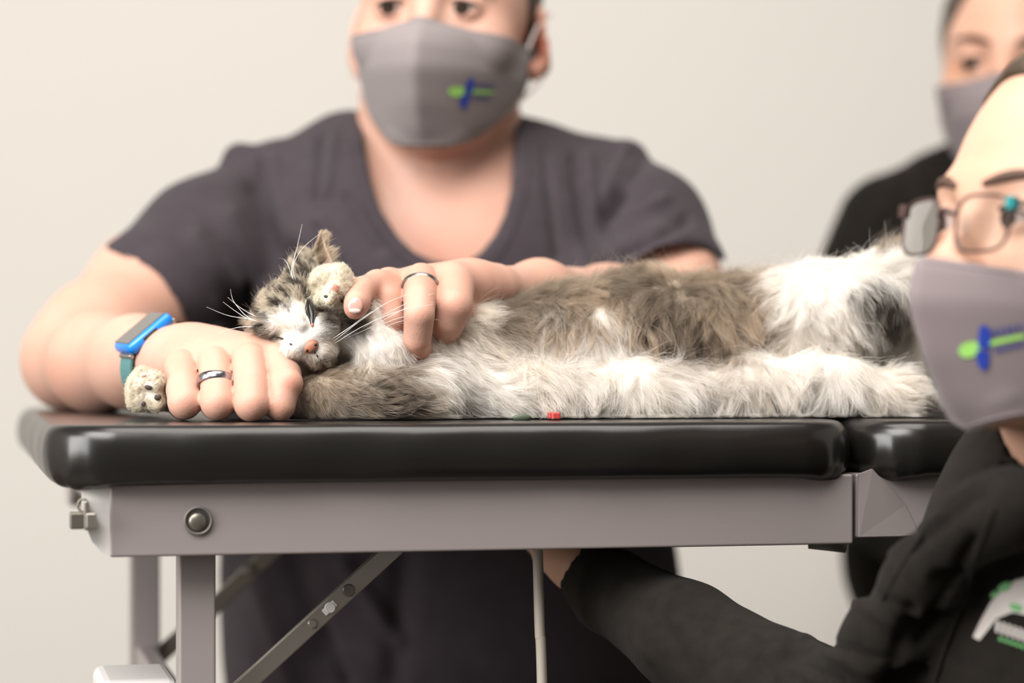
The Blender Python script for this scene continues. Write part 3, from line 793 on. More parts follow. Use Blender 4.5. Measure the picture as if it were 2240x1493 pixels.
# nail of the thumb
def nail(px, py, d, rx, ry, parent, Rn):
    c = P(px, py, d); s_ = d / FPX
    n1 = ellipsoid('fingernail', c, (rx * s_, 0.0013, ry * s_), Rn, M['nail'], parent, 10)
    ellipsoid('nail_tip', c + Rn @ np.array([0, -0.00025, -ry * s_ * 0.60]), (rx * s_ * 0.80, 0.0013, ry * s_ * 0.34), Rn, M['nail_tip'], n1, 10)
nail(777, 668, 1.4925, 17, 19, P1, Rzxy(0, -8, 4))

# rings: bands following the finger
def band(name, p, axis_, r, wd, mt, parent, th=0.0008, seg=40):
    a = Vector(axis_).normalized(); u = a.orthogonal().normalized(); v = a.cross(u); c = Vector(p); V = []; n = seg
    prof = [(-wd / 2, 0), (-wd / 2, th * 0.6), (-wd / 4, th), (wd / 4, th), (wd / 2, th * 0.6), (wd / 2, 0)]
    for j in range(n):
        t = 2 * math.pi * j / n; dr = u * math.cos(t) + v * math.sin(t)
        for (x, y) in prof: V.append(c + a * x + dr * (r + y))
    k = len(prof); Fc = []
    for j in range(n):
        for i in range(k - 1): Fc.append((j * k + i, j * k + i + 1, ((j + 1) % n) * k + i + 1, ((j + 1) % n) * k + i))
    return mesh(name, V, Fc, mt, parent)
pr = P(471, 833, 1.4970); r_ = 36.2 * 1.4975 / FPX
o = band('ring', pr, (0.06, -0.42, -1.0), r_ + 0.0004, 0.0052, M['ring'], P1); o['label'] = 'polished silver ring'
pr = P(920, 627, 1.5440); r_ = 38.5 * 1.54 / FPX
o = band('ring', pr, (0.02, -0.80, -1.0), r_ + 0.0004, 0.0036, M['ring2'], P1); o['label'] = 'dark steel ring'

# watch
WC = P(313, 727, 1.598)
B_ = np.array([.46, -.88, -.04]); B_ /= np.linalg.norm(B_)
A_ = np.array([.70, .30, .62]); A_ -= B_ * (A_ @ B_); A_ /= np.linalg.norm(A_)
N_ = np.cross(B_, A_); N_ = N_ if N_[2] > 0 else -N_
case = box('wristwatch', WC - N_ * 0.0005, (A_, B_, N_), (0.0185, 0.0168, 0.0044), M['watch_blue'], P1, 0.0040)
case['label'] = 'square smartwatch in a bright blue case on a teal strap'
for p_ in case.data.polygons: p_.use_smooth = True
box('screen', WC + N_ * 0.0038, (A_, B_, N_), (0.0160, 0.0138, 0.0007), M['watch_screen'], case, 0.0006)
box('button', WC + B_ * 0.0163 + A_ * -0.001, (A_, B_, N_), (0.006, 0.0007, 0.0011), M['strap_dark'], case, 0.0005)
wc = WC - N_ * 0.0285
for q, nm, mt in ((1, 'strap', M['strap_dark']), (-1, 'strap', M['strap'])):
    V = []; Fc = []; n = 22; wd = 0.0105
    prof = [(-wd, 0), (-wd, .0016), (wd, .0016), (wd, 0)]
    for j in range(n + 1):
        t = math.radians(34 + (180 - 34) * j / n)
        dr = N_ * math.cos(t) + A_ * math.sin(t) * q
        for (x, y) in prof:
            c_ = wc + N_ * math.cos(t) * (0.0278 + y) + A_ * q * math.sin(t) * (0.0292 + y) + B_ * x
            V.append(c_)
    for j in range(n):
        for i in range(4): Fc.append((j * 4 + i, j * 4 + (i + 1) % 4, (j + 1) * 4 + (i + 1) % 4, (j + 1) * 4 + i))
    st = mesh(nm, V, Fc, mt, case, smooth=False)
    lug = wc + N_ * math.cos(math.radians(38)) * 0.0285 + A_ * q * math.sin(math.radians(38)) * 0.0300
    box('lug', lug + N_ * 0.0012, (A_, B_, N_), (0.0016, 0.0112, 0.0016), M['metal'], case, 0.0008)

# scrub top
f = Field(axis(-0.42, 0.26, 0.0032, [(-0.36, -0.24, 0.002), (0.09, 0.19, 0.002)]), axis(1.72, 2.32, 0.0036), axis(0.55, 1.17, 0.0034, [(0.93, 1.05, 0.002)]))
f.ell(P(962, 640, 2.04), (0.185, 0.122, 0.13), 0.04); f.ell(P(962, 540, 2.04), (0.172, 0.112, 0.105), 0.03)
f.chain([(600, 414, 2.05, 84), (960, 410, 2.07, 96), (1310, 406, 2.05, 84)], 0.04)
f.chain([(815, 322, 2.07, 72), (745, 330, 2.05, 66), (650, 385, 2.05, 62)], 0.02); f.chain([(1105, 330, 2.07, 68), (1180, 360, 2.05, 62), (1270, 380, 2.05, 60)], 0.02)
f.ell(P(965, 940, 2.06), (0.188, 0.135, 0.26), 0.05)
f.ell(P(992, 1400, 2.07), (0.198, 0.165, 0.24), 0.05)
f.chain([(560, 434, 2.03, 92), (450, 526, 1.99, 122), (338, 640, 1.935, 150)], 0.03)       # sleeve at the picture's left
f.chain([(522, 346, 2.02, 32), (556, 380, 2.02, 50)], 0.012)
f.chain([(610, 352, 2.03, 30), (640, 380, 2.03, 40)], 0.015)
f.chain([(1345, 428, 2.03, 98), (1415, 500, 1.99, 116), (1470, 600, 1.94, 124)], 0.03)
f.chain([(1376, 342, 2.02, 32), (1340, 380, 2.02, 48)], 0.012)
f.chain([(1262, 348, 2.03, 30), (1240, 380, 2.03, 40)], 0.015)
f.chain([(1440, 560, 1.9, 60), (1340, 600, 1.93, 70)], 0.03)
# open ends of the sleeves: beyond the hem nothing of the cloth is left
f.prism([(224, 556), (300, 590), (372, 648), (418, 706), (442, 745), (440, 900), (-150, 900), (-150, 400), (120, 500)], 1.70, 2.2, 0.006)
f.prism([(1300, 620), (1392, 572), (1440, 545), (1500, 536), (1548, 544), (1580, 572), (1700, 560), (1700, 900), (1300, 900)], 1.70, 2.2, 0.003)
f.chain([(318, 655, 1.932, 130), (205, 745, 1.87, 125)], 0.002, 'cut')
f.chain([(1482, 652, 1.955, 94), (1500, 720, 1.90, 90)], 0.002, 'cut')
NECK = [(786, 200), (797, 330), (812, 400), (832, 460), (868, 515), (905, 550), (945, 568), (990, 576), (1022, 572), (1052, 552), (1082, 515), (1105, 470), (1118, 420), (1124, 360), (1132, 200)]
f.prism(NECK, 1.75, 2.10, 0.004)
f.chain([(960, 60, 2.04, 166), (958, 330, 2.055, 176)], 0.004, 'cut')
fl = [(700, 300, 690, 430, 9, -.004), (735, 290, 715, 420, 10, .003), (575, 350, 590, 600, 9, -.0028), (600, 350, 612, 560, 12, .0022),
      (560, 410, 640, 640, 22, -.006), (500, 480, 600, 700, 30, .006), (640, 560, 600, 740, 26, -.006), (540, 640, 560, 730, 18, -.007), (430, 520, 520, 640, 26, .004),
      (1255, 350, 1290, 560, 12, -.004), (1285, 350, 1312, 560, 14, .0035), (1350, 420, 1290, 560, 16, -.006), (1400, 360, 1320, 470, 12, -.004), (1450, 440, 1340, 500, 14, .004), (1500, 480, 1350, 560, 14, -.004), (1370, 330, 1330, 420, 10, .003),
      (1190, 330, 1220, 560, 10, -.002), (760, 430, 830, 540, 12, -.0025), (700, 480, 800, 620, 14, .003), (250, 540, 430, 710, 5, .0014),
      (640, 1230, 700, 1420, 26, -.006), (760, 1240, 870, 1400, 20, .005), (560, 1250, 640, 1480, 26, .005), (880, 1230, 860, 1480, 30, -.005), (700, 1380, 760, 1490, 14, -.004)]
fl = [(a, b_, c, d, w_, h * 1.7) for a, b_, c, d, w_, h in fl]
scr, Vs, Qs = finish(f, 'scrub_top', M['scrub'], P1, None, 2, folds(fl, 3, 0.0010)); del f
TS = bvh(Vs, Qs)
def on_surface(tree, px, py, d0=1.0, off=0.0008):
    o = Vector((0, 0, ZC)); dr = Vector(P(px, py, 1.0)) - o; dr.normalize()
    h = tree.ray_cast(o + dr * d0 * 0.9, dr, 4)
    return None if h[0] is None else np.array(h[0] - dr * off)
def seam(name, px, tree, r, mt, parent, off=0.0004, n=10, d0=1.0):
    pts = []
    for i in range(len(px) - 1):
        for t in np.linspace(0, 1, n, endpoint=False):
            q = on_surface(tree, px[i][0] + (px[i + 1][0] - px[i][0]) * t, px[i][1] + (px[i + 1][1] - px[i][1]) * t, d0, off)
            if q is not None: pts.append(q)
    if len(pts) > 2:
        A = np.array(pts)
        for _ in range(4): A[1:-1] = (A[:-2] + A[2:] + 2 * A[1:-1]) / 4
        return tube(name, A, r, mt, parent, 8)
seam('neckband_seam', [(765, 300), (786, 400), (808, 470), (850, 535), (895, 580), (950, 604)], TS, 0.0007, M['scrub'], scr)
seam('neckband_seam', [(1160, 300), (1152, 400), (1138, 470), (1108, 540), (1075, 582)], TS, 0.0007, M['scrub'], scr)
seam('hem_seam', [(236, 545), (310, 572), (385, 630), (432, 690), (452, 725)], TS, 0.0006, M['scrub'], scr)
seam('hem_seam', [(1410, 545), (1500, 520), (1556, 532)], TS, 0.0006, M['scrub'], scr)

# trousers: hips and legs
f = Field(axis(-0.26, 0.26, 0.009), axis(1.62, 2.34, 0.009), axis(-0.01, 0.76, 0.009))
f.ell((0, 2.13, 0.60), (0.175, 0.13, 0.12), 0.05)
for q in (-1, 1):
    f.wchain([(0.09 * q, 2.10, 0.575, 0.092), (0.13 * q, 1.74, 0.565, 0.074), (0.13 * q, 1.80, 0.10, 0.064)], 0.03)
finish(f, 'trousers', M['trouser'], P1, None, 2, folds([], 9, 0.002)); del f
for q in (-1, 1):
    f = Field(axis(0.13 * q - 0.06, 0.13 * q + 0.06, 0.006), axis(1.60, 1.92, 0.006), axis(-0.005, 0.10, 0.006))
    f.wchain([(0.13 * q, 1.85, 0.043, 0.042), (0.13 * q, 1.68, 0.034, 0.034)], 0.02)
    f.ell((0.13 * q, 1.76, 0.012), (0.047, 0.125, 0.014), 0.01)
    finish(f, 'shoe', M['black_cloth'], P1, None, 2); del f

# hair: close cap, showing at both temples
def hair_cap(H, name, mt, parent, cut_z, res=0.0035, front=-0.06, puff=0.004, sides=-0.01):
    f = Field(axis(H.c[0] - 0.13, H.c[0] + 0.13, res), axis(H.c[1] - 0.15, H.c[1] + 0.15, res), axis(H.c[2] - 0.12, H.c[2] + 0.16, res))
    E = lambda c, r, k=0.02, op='add': f.ell(H.g(*c), np.array(r) * np.array([H.w, 1, 1]) * H.s, k, H.R, op)
    E(np.array(H.cran[0]) + (0, 0.002, 0.002), np.array(H.cran[1]) + puff, 0.01)
    E((0, 0.05, -0.03), (0.062, 0.055, 0.06), 0.03)
    E(front[0], front[1], 0.008, 'cut')
    return finish(f, name, mt, parent, None, 2, lambda V: 0.0012 * noise3(V, 160, 4))
hair_cap(H1, 'hair', M['hair'], P1, 0, front=((-0.004, -0.085, -0.02), (0.0755, 0.082, 0.10)), puff=0.0045)

# ------------------------------------------------------------------ the cat
CAT = root('cat', tuple(P(1250, 905, 1.60) * np.array([1, 1, 0]) + np.array([0, 0, TOP])), 'long-haired grey tabby and white cat lying on its side on the black cushion', 'cat')
f = Field(axis(-0.27, 0.33, 0.0022, [(-0.26, -0.05, 0.0012)]), axis(1.44, 1.78, 0.0022, [(1.46, 1.60, 0.0013)]), axis(0.892, 1.05, 0.0020, [(0.90, 0.98, 0.0013)]))
# trunk
f.chain([(905, 790, 1.56, 92), (1050, 785, 1.575, 98), (1230, 765, 1.60, 118), (1420, 750, 1.62, 132), (1600, 752, 1.64, 126), (1760, 745, 1.65, 128), (1880, 735, 1.655, 122), (1985, 750, 1.655, 95)], 0.02)
f.chain([(930, 850, 1.545, 50), (1150, 862, 1.55, 46), (1400, 862, 1.565, 48), (1600, 860, 1.58, 46)], 0.02)
# thigh raised towards us, lower hind leg along the table, tail behind
f.ball((1790, 660, 1.61, 88), 0.02, sc_=(1.15, .8, .9)); f.ball((1890, 660, 1.605, 72), 0.02)
f.chain([(1930, 650, 1.61, 58), (2000, 600, 1.62, 42)], 0.015)
f.chain([(1640, 840, 1.59, 56), (1830, 842, 1.585, 52), (1960, 862, 1.585, 36), (2035, 876, 1.59, 23)], 0.015)
f.ball((2044, 876, 1.59, 24), 0.004, sc_=(1.3, 1, .8))
f.chain([(1960, 720, 1.69, 40), (2030, 650, 1.73, 34), (1990, 570, 1.73, 30), (1920, 560, 1.72, 24)], 0.01)
# neck, far shoulder
f.chain([(690, 730, 1.560, 82), (800, 780, 1.560, 82), (900, 790, 1.56, 85)], 0.02)
f.chain([(905, 715, 1.565, 58), (985, 690, 1.60, 50)], 0.02)
# upper foreleg: elbow ruff, forearm under the fingers, paw
f.chain([(850, 770, 1.525, 44), (822, 768, 1.522, 40), (815, 740, 1.530, 36), (800, 690, 1.548, 30)], 0.010)
f.chain([(800, 690, 1.548, 28), (770, 650, 1.535, 28), (742, 632, 1.518, 32)], 0.006)
f.ball((729, 628, 1.515, 41), 0.006, sc_=(1.05, .85, .93))
for x, y, d, r in ((700, 618, 1.508, 19), (716, 602, 1.506, 18), (744, 600, 1.508, 18), (704, 646, 1.506, 19)): f.ball((x, y, d + 0.002, r), 0.007)
for x, y, d, r in ((735, 630, 1.4995, 13), (722, 652, 1.501, 15)): f.ball((x, y, d, r), 0.003)
# lower foreleg, through the fist to the second paw
f.chain([(935, 850, 1.53, 62), (820, 858, 1.520, 60), (720, 868, 1.515, 50), (650, 872, 1.520, 40), (560, 868, 1.548, 28), (440, 862, 1.548, 24), (370, 862, 1.525, 28), (335, 858, 1.515, 36)], 0.008)
f.ball((322, 856, 1.512, 44), 0.006, sc_=(.98, .8, .98))
for x, y, d, r in ((312, 824, 1.502, 21), (298, 848, 1.500, 20), (300, 878, 1.500, 20), (340, 835, 1.500, 20), (338, 880, 1.502, 18)): f.ball((x, y, d + 0.002, r), 0.006)
# head
UP = np.array([-.57, 0.16, .80]); UP /= np.linalg.norm(UP)
AX = np.array([.81, 0.05, .58]); AX -= UP * (AX @ UP); AX /= np.linalg.norm(AX)
FW = np.cross(UP, AX); FW = FW if FW[1] < 0 else -FW
RH = np.stack([AX, -FW, UP], 1)       # columns: cat's left, backwards, up
hc = P(662, 712, 1.542)
def hp(x, y, z): return hc + AX * x + FW * y + UP * z         # metres in the head's own axes (y forward)
def hell(c, r, k=0.008, op='add'): f.ell(hp(*c), r, k, RH, op)
hell((0, 0, 0), (0.0335, 0.030, 0.030))
hell((0.024, 0.010, -0.015), (0.020, 0.019, 0.018), 0.012); hell((-0.022, 0.010, -0.014), (0.018, 0.018, 0.017), 0.01); hell((0.031, 0.004, -0.014), (0.018, 0.018, 0.017), 0.012)
f.cap(hp(0, 0.024, 0.010), hp(0, 0.044, -0.008), 0.0085, 0.0062, 0.010)
hell((0.0085, 0.036, -0.017), (0.0115, 0.011, 0.0085), 0.004); hell((-0.0085, 0.036, -0.017), (0.0115, 0.011, 0.0085), 0.004)
hell((0, 0.030, -0.0275), (0.011, 0.011, 0.0075), 0.005)
for q in (1, -1):
    hell((0.0155 * q, 0.036, 0.006), (0.009, 0.008, 0.005), 0.004, 'cut')
    f.ell(hp(0.0155 * q, 0.0265, 0.006), (0.0085, 0.0080, 0.0075), 0.002, RH)
f.cap(hp(0.018, 0.004, 0.024), hp(0.024, -0.002, 0.034), 0.010, 0.006, 0.008)
VC, QC = f.nets(); VC = relax(VC, QC, 3); NC = vnormals(VC, QC); del f
ZB = VC[:, 2] < TOP + 0.0006; VC[ZB, 2] = TOP + 0.0006

WHITE = np.array([0.92, 0.89, 0.85]); GREY = np.array([0.45, 0.362, 0.275]); DARK = np.array([0.075, 0.058, 0.042]); CREAM = np.array([0.80, 0.70, 0.56]); PAW = np.array([0.84, 0.79, 0.68])
def poly_sd(q, poly):
    poly = np.array(poly, float); n = len(poly); d = np.full(len(q), 1e9); ins = np.zeros(len(q), bool)
    for i in range(n):
        a = poly[i]; b_ = poly[(i + 1) % n]; d = np.minimum(d, seg_dist(q, a, b_))
        c = (a[1] > q[:, 1]) != (b_[1] > q[:, 1]); xx = (b_[0] - a[0]) * (q[:, 1] - a[1]) / (b_[1] - a[1] + 1e-9) + a[0]
        ins ^= c & (q[:, 0] < xx)
    return np.where(ins, -d, d)
FLANK = [(1035, 560), (1700, 560), (1690, 650), (1705, 720), (1640, 770), (1570, 790), (1500, 800), (1440, 770), (1380, 720), (1320, 690), (1270, 705), (1235, 740), (1190, 700), (1120, 735), (1070, 700), (1045, 650)]
RUMP = [(1855, 640), (1920, 612), (1985, 640), (1995, 700), (1960, 745), (1925, 725), (1885, 690)]
FOREARM = [(628, 830), (665, 790), (760, 790), (830, 800), (905, 805), (945, 850), (920, 905), (800, 935), (628, 935)]
CREST = [(480, 700), (545, 640), (600, 560), (700, 500), (850, 540), (850, 700), (815, 716), (765, 726), (712, 718), (692, 694), (664, 664), (640, 660), (628, 684), (590, 690), (585, 720), (612, 735), (600, 752), (585, 742), (480, 760)]
def mixc(c, w_, col): w_ = np.clip(w_, 0, 1)[:, None]; return c * (1 - w_) + np.asarray(col) * w_
def cat_colour(V, N, seed=5):
    q = proj(V); c = np.tile(WHITE, (len(V), 1)); n1 = noise3(V, 260, seed); n2 = noise3(V, 90, seed + 3)
    def soft(poly, wd, off=0): return 1 / (1 + np.exp((poly_sd(q, poly) + off + n1 * wd * 1.2) / (wd * 0.35)))
    c = mixc(c, 0.12 + 0.22 * n2, CREAM)
    front = V[:, 1] < 1.60
    w_ = soft(FLANK, 26); g = GREY * 1.0
    c = mixc(c, w_, g)
    c = mixc(c, w_ * np.clip(0.35 + 0.8 * n2, 0, 0.75), GREY * 0.52)
    c = mixc(c, w_ * np.clip(0.1 - 0.7 * n2, 0, 0.5), GREY * 1.75)
    for (x, y, r, s_) in ((1500, 770, 60, .7), (1420, 740, 45, .5), (1560, 640, 60, .4), (1620, 630, 60, .45), (1075, 640, 40, .55), (1130, 720, 40, .3), (1290, 610, 40, .25)):
        c = mixc(c, w_ * s_ * np.exp(-((q[:, 0] - x) ** 2 + (q[:, 1] - y) ** 2) / r ** 2), DARK * 1.4)
    w_ = soft(RUMP, 20); c = mixc(c, w_ * np.clip(0.85 + 0.6 * n1, 0.3, 1), DARK * 1.1)
    w_ = soft([(1900, 520), (2040, 500), (2060, 580), (1960, 572), (1905, 585)], 12) * (V[:, 1] > 1.66); c = mixc(c, w_, GREY * 0.9)
    w_ = soft(FOREARM, 18) * (q[:, 1] > 770)
    c = mixc(c, w_ * np.clip(0.82 + 0.3 * n2, 0, 1), GREY * 1.0)
    for (x, y, r, s_) in ((850, 880, 60, .6), (900, 850, 40, .45), (800, 850, 50, .4), (700, 860, 60, .15)):
        c = mixc(c, w_ * s_ * np.exp(-((q[:, 0] - x) ** 2 + (q[:, 1] - y) ** 2) / r ** 2), DARK * 1.5)
    # head
    H = (V - hc) @ RH; hx, hy, hz = H[:, 0], -H[:, 1], H[:, 2]
    on = (np.linalg.norm(H, axis=1) < 0.062) & (q[:, 0] < 800)
    w_ = soft(CREST, 9) * on * (q[:, 1] < 770)
    st = np.sin(hx * 620 + 3.6 * noise3(V, 150, 8) + 1.5 * noise3(V, 420, 9)) * 0.5 + 0.5
    stripes = np.clip(0.05 + 1.0 * st + 0.35 * noise3(V, 700, 12), 0, 1)
    stripes = 1 / (1 + np.exp(-(stripes - 0.5) * 7)); tab = np.outer(1 - stripes, CREAM * 0.80) + np.outer(stripes, DARK * 0.75)
    c = np.where(True, c * (1 - w_[:, None]) + tab * w_[:, None], c)
    for (x, y, r, s_, col) in ((712, 698, 20, .9, DARK), (745, 705, 26, .85, DARK), (785, 712, 26, .7, DARK * 1.3), (664, 640, 12, .6, DARK), (716, 756, 16, .6, CREAM * .9), (688, 762, 22, .25, CREAM), (607, 742, 11, .6, CREAM * .5), (585, 735, 16, .6, DARK), (682, 712, 9, .7, CREAM * .8), (690, 800, 18, .35, GREY * 1.6)):
        c = mixc(c, on * s_ * np.exp(-((q[:, 0] - x) ** 2 + (q[:, 1] - y) ** 2) / r ** 2), col)
    pw = ((q[:, 0] < 400) & (q[:, 1] > 780)) | ((np.hypot(q[:, 0] - 726, q[:, 1] - 626) < 52) & (V[:, 1] < 1.54))
    c = np.where(pw[:, None], PAW * (1 + 0.05 * n2[:, None]), c)
    # between the toes
    for (x, y, r, s_) in ((306, 853, 5, .8), (296, 862, 6, .6), (288, 870, 5, .5), (316, 850, 5, .6), (324, 874, 6, .6), (316, 886, 6, .6), (322, 826, 5, .5), (350, 850, 5, .5), (352, 880, 6, .6), (700, 617, 4, .5), (708, 620, 4, .5), (716, 624, 4, .4), (738, 652, 5, .5), (730, 655, 5, .5), (744, 640, 4, .4), (722, 606, 4, .3)):
        c = mixc(c, s_ * np.exp(-((q[:, 0] - x) ** 2 + (q[:, 1] - y) ** 2) / r ** 2), np.array([.35, .24, .13]))
    c = mixc(c, 0.8 * np.exp(-((q[:, 0] - 2040) ** 2 + (q[:, 1] - 880) ** 2) / 22 ** 2), DARK * 2)
    back = np.clip((N[:, 1] - 0.15) * 3, 0, 1) * (V[:, 1] > 1.6)
    return np.clip(mixc(c, back, GREY), 0.01, 0.95)
catb = mesh('body', VC, QC, M['cat_skin'], CAT, cols=cat_colour(VC, NC) * 0.9)
TC = bvh(VC, QC)

# guide arrows for the lie of the coat: picture x, y, direction in the picture, length px, lift
G = np.array([
    (1060, 640, .9, .3, 45, .25), (1150, 690, .5, .8, 50, .3), (1150, 635, 1, -.1, 40, .4), (1250, 610, .8, -.5, 55, .5), (1250, 700, .1, .9, 75, .3), (1350, 590, .5, -.7, 55, .55), (1370, 660, -.1, .9, 75, .3), (1430, 690, -.5, .8, 80, .3),
    (1500, 590, .5, -.6, 52, .5), (1530, 690, -.4, .8, 85, .3), (1500, 770, .2, .9, 70, .3), (1600, 660, .1, 1, 85, .3), (1630, 605, .7, -.3, 48, .4), (1680, 700, .0, .9, 80, .25), (1620, 790, .4, .8, 70, .25),
    (1700, 620, -.5, .6, 50, .45), (1760, 575, .5, -.3, 46, .5), (1740, 690, -.3, .8, 55, .35), (1820, 620, .5, .5, 42, .3), (1850, 560, .9, -.3, 55, .45), (1820, 720, .4, .9, 60, .25), (1900, 650, .5, .8, 50, .3), (1960, 660, .4, .9, 50, .3), (1950, 580, .9, -.1, 70, .4),
    (1950, 760, .3, .9, 75, .3), (1850, 790, .1, 1, 75, .3), (1750, 800, .0, 1, 80, .3), (1700, 860, -.2, .9, 80, .2), (1800, 860, .1, .9, 80, .2), (1900, 850, .4, .8, 65, .2), (1980, 840, .8, .5, 50, .3), (2030, 870, 1, .1, 20, .3),
    (1300, 760, -.2, .9, 75, .3), (1330, 850, -.2, .9, 70, .25), (1450, 860, .2, .9, 75, .2), (1550, 840, .4, .8, 75, .2), (1200, 840, .2, .9, 75, .3), (1120, 760, .3, .9, 75, .3), (1080, 860, .5, .8, 70, .2), (1000, 880, .7, .6, 60, .2),
    (960, 740, .1, 1, 62, .3), (900, 760, .4, .9, 45, .35), (1030, 690, .1, 1, 60, .3), (940, 830, .7, .6, 60, .25), (830, 740, .1, .9, 28, .4), (800, 790, .3, 1, 30, .4), (860, 700, .5, .8, 26, .3),
    (680, 850, .6, .6, 28, .35), (700, 900, .6, .6, 24, .3), (760, 860, .9, .3, 40, .35), (780, 900, .9, .3, 36, .3), (850, 880, 1, .1, 50, .3), (730, 810, .9, .1, 32, .4), (850, 820, .9, .1, 42, .4), (920, 890, 1, .1, 55, .3),
    (740, 760, .9, .3, 16, .25), (790, 740, .9, .5, 30, .3), (720, 770, .7, .7, 10, .2), (680, 795, .1, 1, 12, .25), (620, 770, -.5, .8, 14, .25), (600, 740, -.9, .3, 12, .3), (560, 710, -.9, .0, 26, .45), (580, 660, -.6, -.7, 26, .45),
    (640, 700, -.6, -.7, 17, .28), (640, 620, -.4, -.9, 26, .5), (690, 620, .1, -1, 18, .4), (662, 745, -.6, -.7, 6, .2), (700, 740, .3, -.7, 9, .25), (740, 700, .6, -.4, 16, .3), (780, 700, .9, -.2, 20, .35), (660, 770, -.6, .5, 7, .25),
], float)
def guides(q):
    D = (q[:, None, 0] - G[None, :, 0]) ** 2 + (q[:, None, 1] - G[None, :, 1]) ** 2
    W_ = 1 / (D + 150) ** 2; W_ /= W_.sum(1, keepdims=True)
    return W_ @ G[:, 2:]
def make_fur(name, n, seed, V, Q, N, dens, mt, parent, npt=7, rad=0.000062, colour=None, lenmul=1.0, clump=0.68):
    r = np.random.default_rng(seed)
    A = V[Q]; ar = 0.5 * np.linalg.norm(np.cross(A[:, 2] - A[:, 0], A[:, 3] - A[:, 1]), axis=1)
    ctr = A.mean(1); ncen = N[Q].mean(1)
    wt = ar * dens(ctr, ncen); wt /= wt.sum()
    fi = r.choice(len(Q), n, p=wt); uv = r.random((n, 2)); u = uv[:, :1]; v = uv[:, 1:]
    p = A[fi, 0] * (1 - u) * (1 - v) + A[fi, 1] * u * (1 - v) + A[fi, 2] * u * v + A[fi, 3] * (1 - u) * v
    nn = ncen[fi]; nn /= np.linalg.norm(nn, axis=1)[:, None] + 1e-9
    q = proj(p); g = np.concatenate([guides(q[i:i + 20000]) for i in range(0, n, 20000)])
    pw = ((q[:, 0] < 385) & (q[:, 1] > 780)) | ((np.hypot(q[:, 0] - 728, q[:, 1] - 626) < 50) & (p[:, 1] < 1.54))
    d = np.stack([g[:, 0], np.zeros(n), -g[:, 1]], 1)
    sw = 0.75 * np.stack([noise3(p, 85, seed + 20), noise3(p, 85, seed + 21) * .5, noise3(p, 85, seed + 22)], 1) + 0.45 * np.stack([noise3(p, 230, seed + 23), noise3(p, 260, seed + 24), noise3(p, 260, seed + 25)], 1)
    L = g[:, 2] * 0.00030 * lenmul * (0.65 + 0.6 * r.random(n)) * (1 + 0.25 * noise3(p, 120, seed + 9))
    sw *= np.clip(L / 0.012, 0.3, 1.0)[:, None]
    d = d + sw; d -= nn * (d * nn).sum(1)[:, None] * 0.95; d /= np.linalg.norm(d, axis=1)[:, None] + 1e-9
    lift = g[:, 3] + 0.12 * r.normal(size=n)
    # paws: short coat growing out from the pads
    pc = np.where((q[:, 0] < 500)[:, None], P(325, 862, 1.512), P(733, 632, 1.512))
    rd = p - pc; rd -= nn * (rd * nn).sum(1)[:, None]; rd /= np.linalg.norm(rd, axis=1)[:, None] + 1e-9
    d = np.where(pw[:, None], rd, d); L = np.where(pw, 0.0030 + 0.0024 * r.random(n), L); lift = np.where(pw, 0.35, lift)
    fly = (r.random(n) < 0.06); L = np.where(fly & (L > 0.008), L * 1.25, L); lift = np.where(fly, lift + 0.2, lift)
    low = p[:, 2] < TOP + 0.010
    nn2 = nn.copy(); d0 = d * (1 - lift)[:, None] + nn2 * (lift + 0.12)[:, None]; d0 /= np.linalg.norm(d0, axis=1)[:, None]
    # clumps
    nc = max(n // 40, 10); ci = r.choice(n, nc, replace=False); kd = KDTree(nc)
    for j, i in enumerate(ci): kd.insert(p[i], j)
    kd.balance()
    par = np.array([kd.find(tuple(x))[1] for x in p]); pi = ci[par]
    T_ = np.linspace(0, 1, npt); pts = np.zeros((n, npt, 3)); pts[:, 0] = p - nn * 0.0006
    curl = r.normal(size=(n, 3)) * np.where(fly, 0.45, 0.2)[:, None]; wav = r.random(n) * 6.28; side = np.cross(d0, nn)
    dirc = d0.copy()
    for k in range(1, npt):
        dirc = d0 * (1 - 0.55 * T_[k]) + d * (0.55 * T_[k]) + curl * T_[k] * 0.8 + side * (0.42 * np.sin(wav[pi] + T_[k] * 4))[:, None] + np.array([0, 0, -0.28]) * T_[k] * np.clip(L / 0.02, 0, 1)[:, None]
        dirc /= np.linalg.norm(dirc, axis=1)[:, None]
        pts[:, k] = pts[:, k - 1] + dirc * (L / (npt - 1))[:, None]
    cl = clump * np.clip(L / 0.010, 0.25, 1) * (0.7 + 0.3 * r.random(n)) * np.where(fly, 0.1, 1)
    for k in range(1, npt):
        t = T_[k] ** 1.3
        pts[:, k] = pts[:, k] * (1 - (cl * t)[:, None]) + pts[pi, k] * (cl * t)[:, None]
    # nothing passes through the cushion
    pts[:, :, 2] = np.maximum(pts[:, :, 2], TOP + 0.0010 + 0.0022 * r.random((n, 1)))
    col = (colour or cat_colour)(p, nn)
    lum = col.mean(1); br = np.clip(1 + 0.16 * r.normal(size=n), 0.6, 1.35)
    cols = np.ones((n, npt, 4), np.float32)
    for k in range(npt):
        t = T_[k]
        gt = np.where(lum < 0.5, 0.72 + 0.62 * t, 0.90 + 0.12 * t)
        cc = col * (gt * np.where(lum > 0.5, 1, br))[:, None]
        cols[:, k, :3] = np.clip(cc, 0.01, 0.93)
    hc_ = bpy.data.hair_curves.new(name); hc_.add_curves([npt] * n)
    hc_.attributes['position'].data.foreach_set('vector', pts.astype(np.float32).ravel())
    ra = hc_.attributes.get('radius') or hc_.attributes.new('radius', 'FLOAT', 'POINT')
    rr = np.tile(rad * (1 - 0.75 * T_ ** 2), (n, 1)) * (0.8 + 0.5 * r.random((n, 1)))
    ra.data.foreach_set('value', rr.astype(np.float32).ravel())
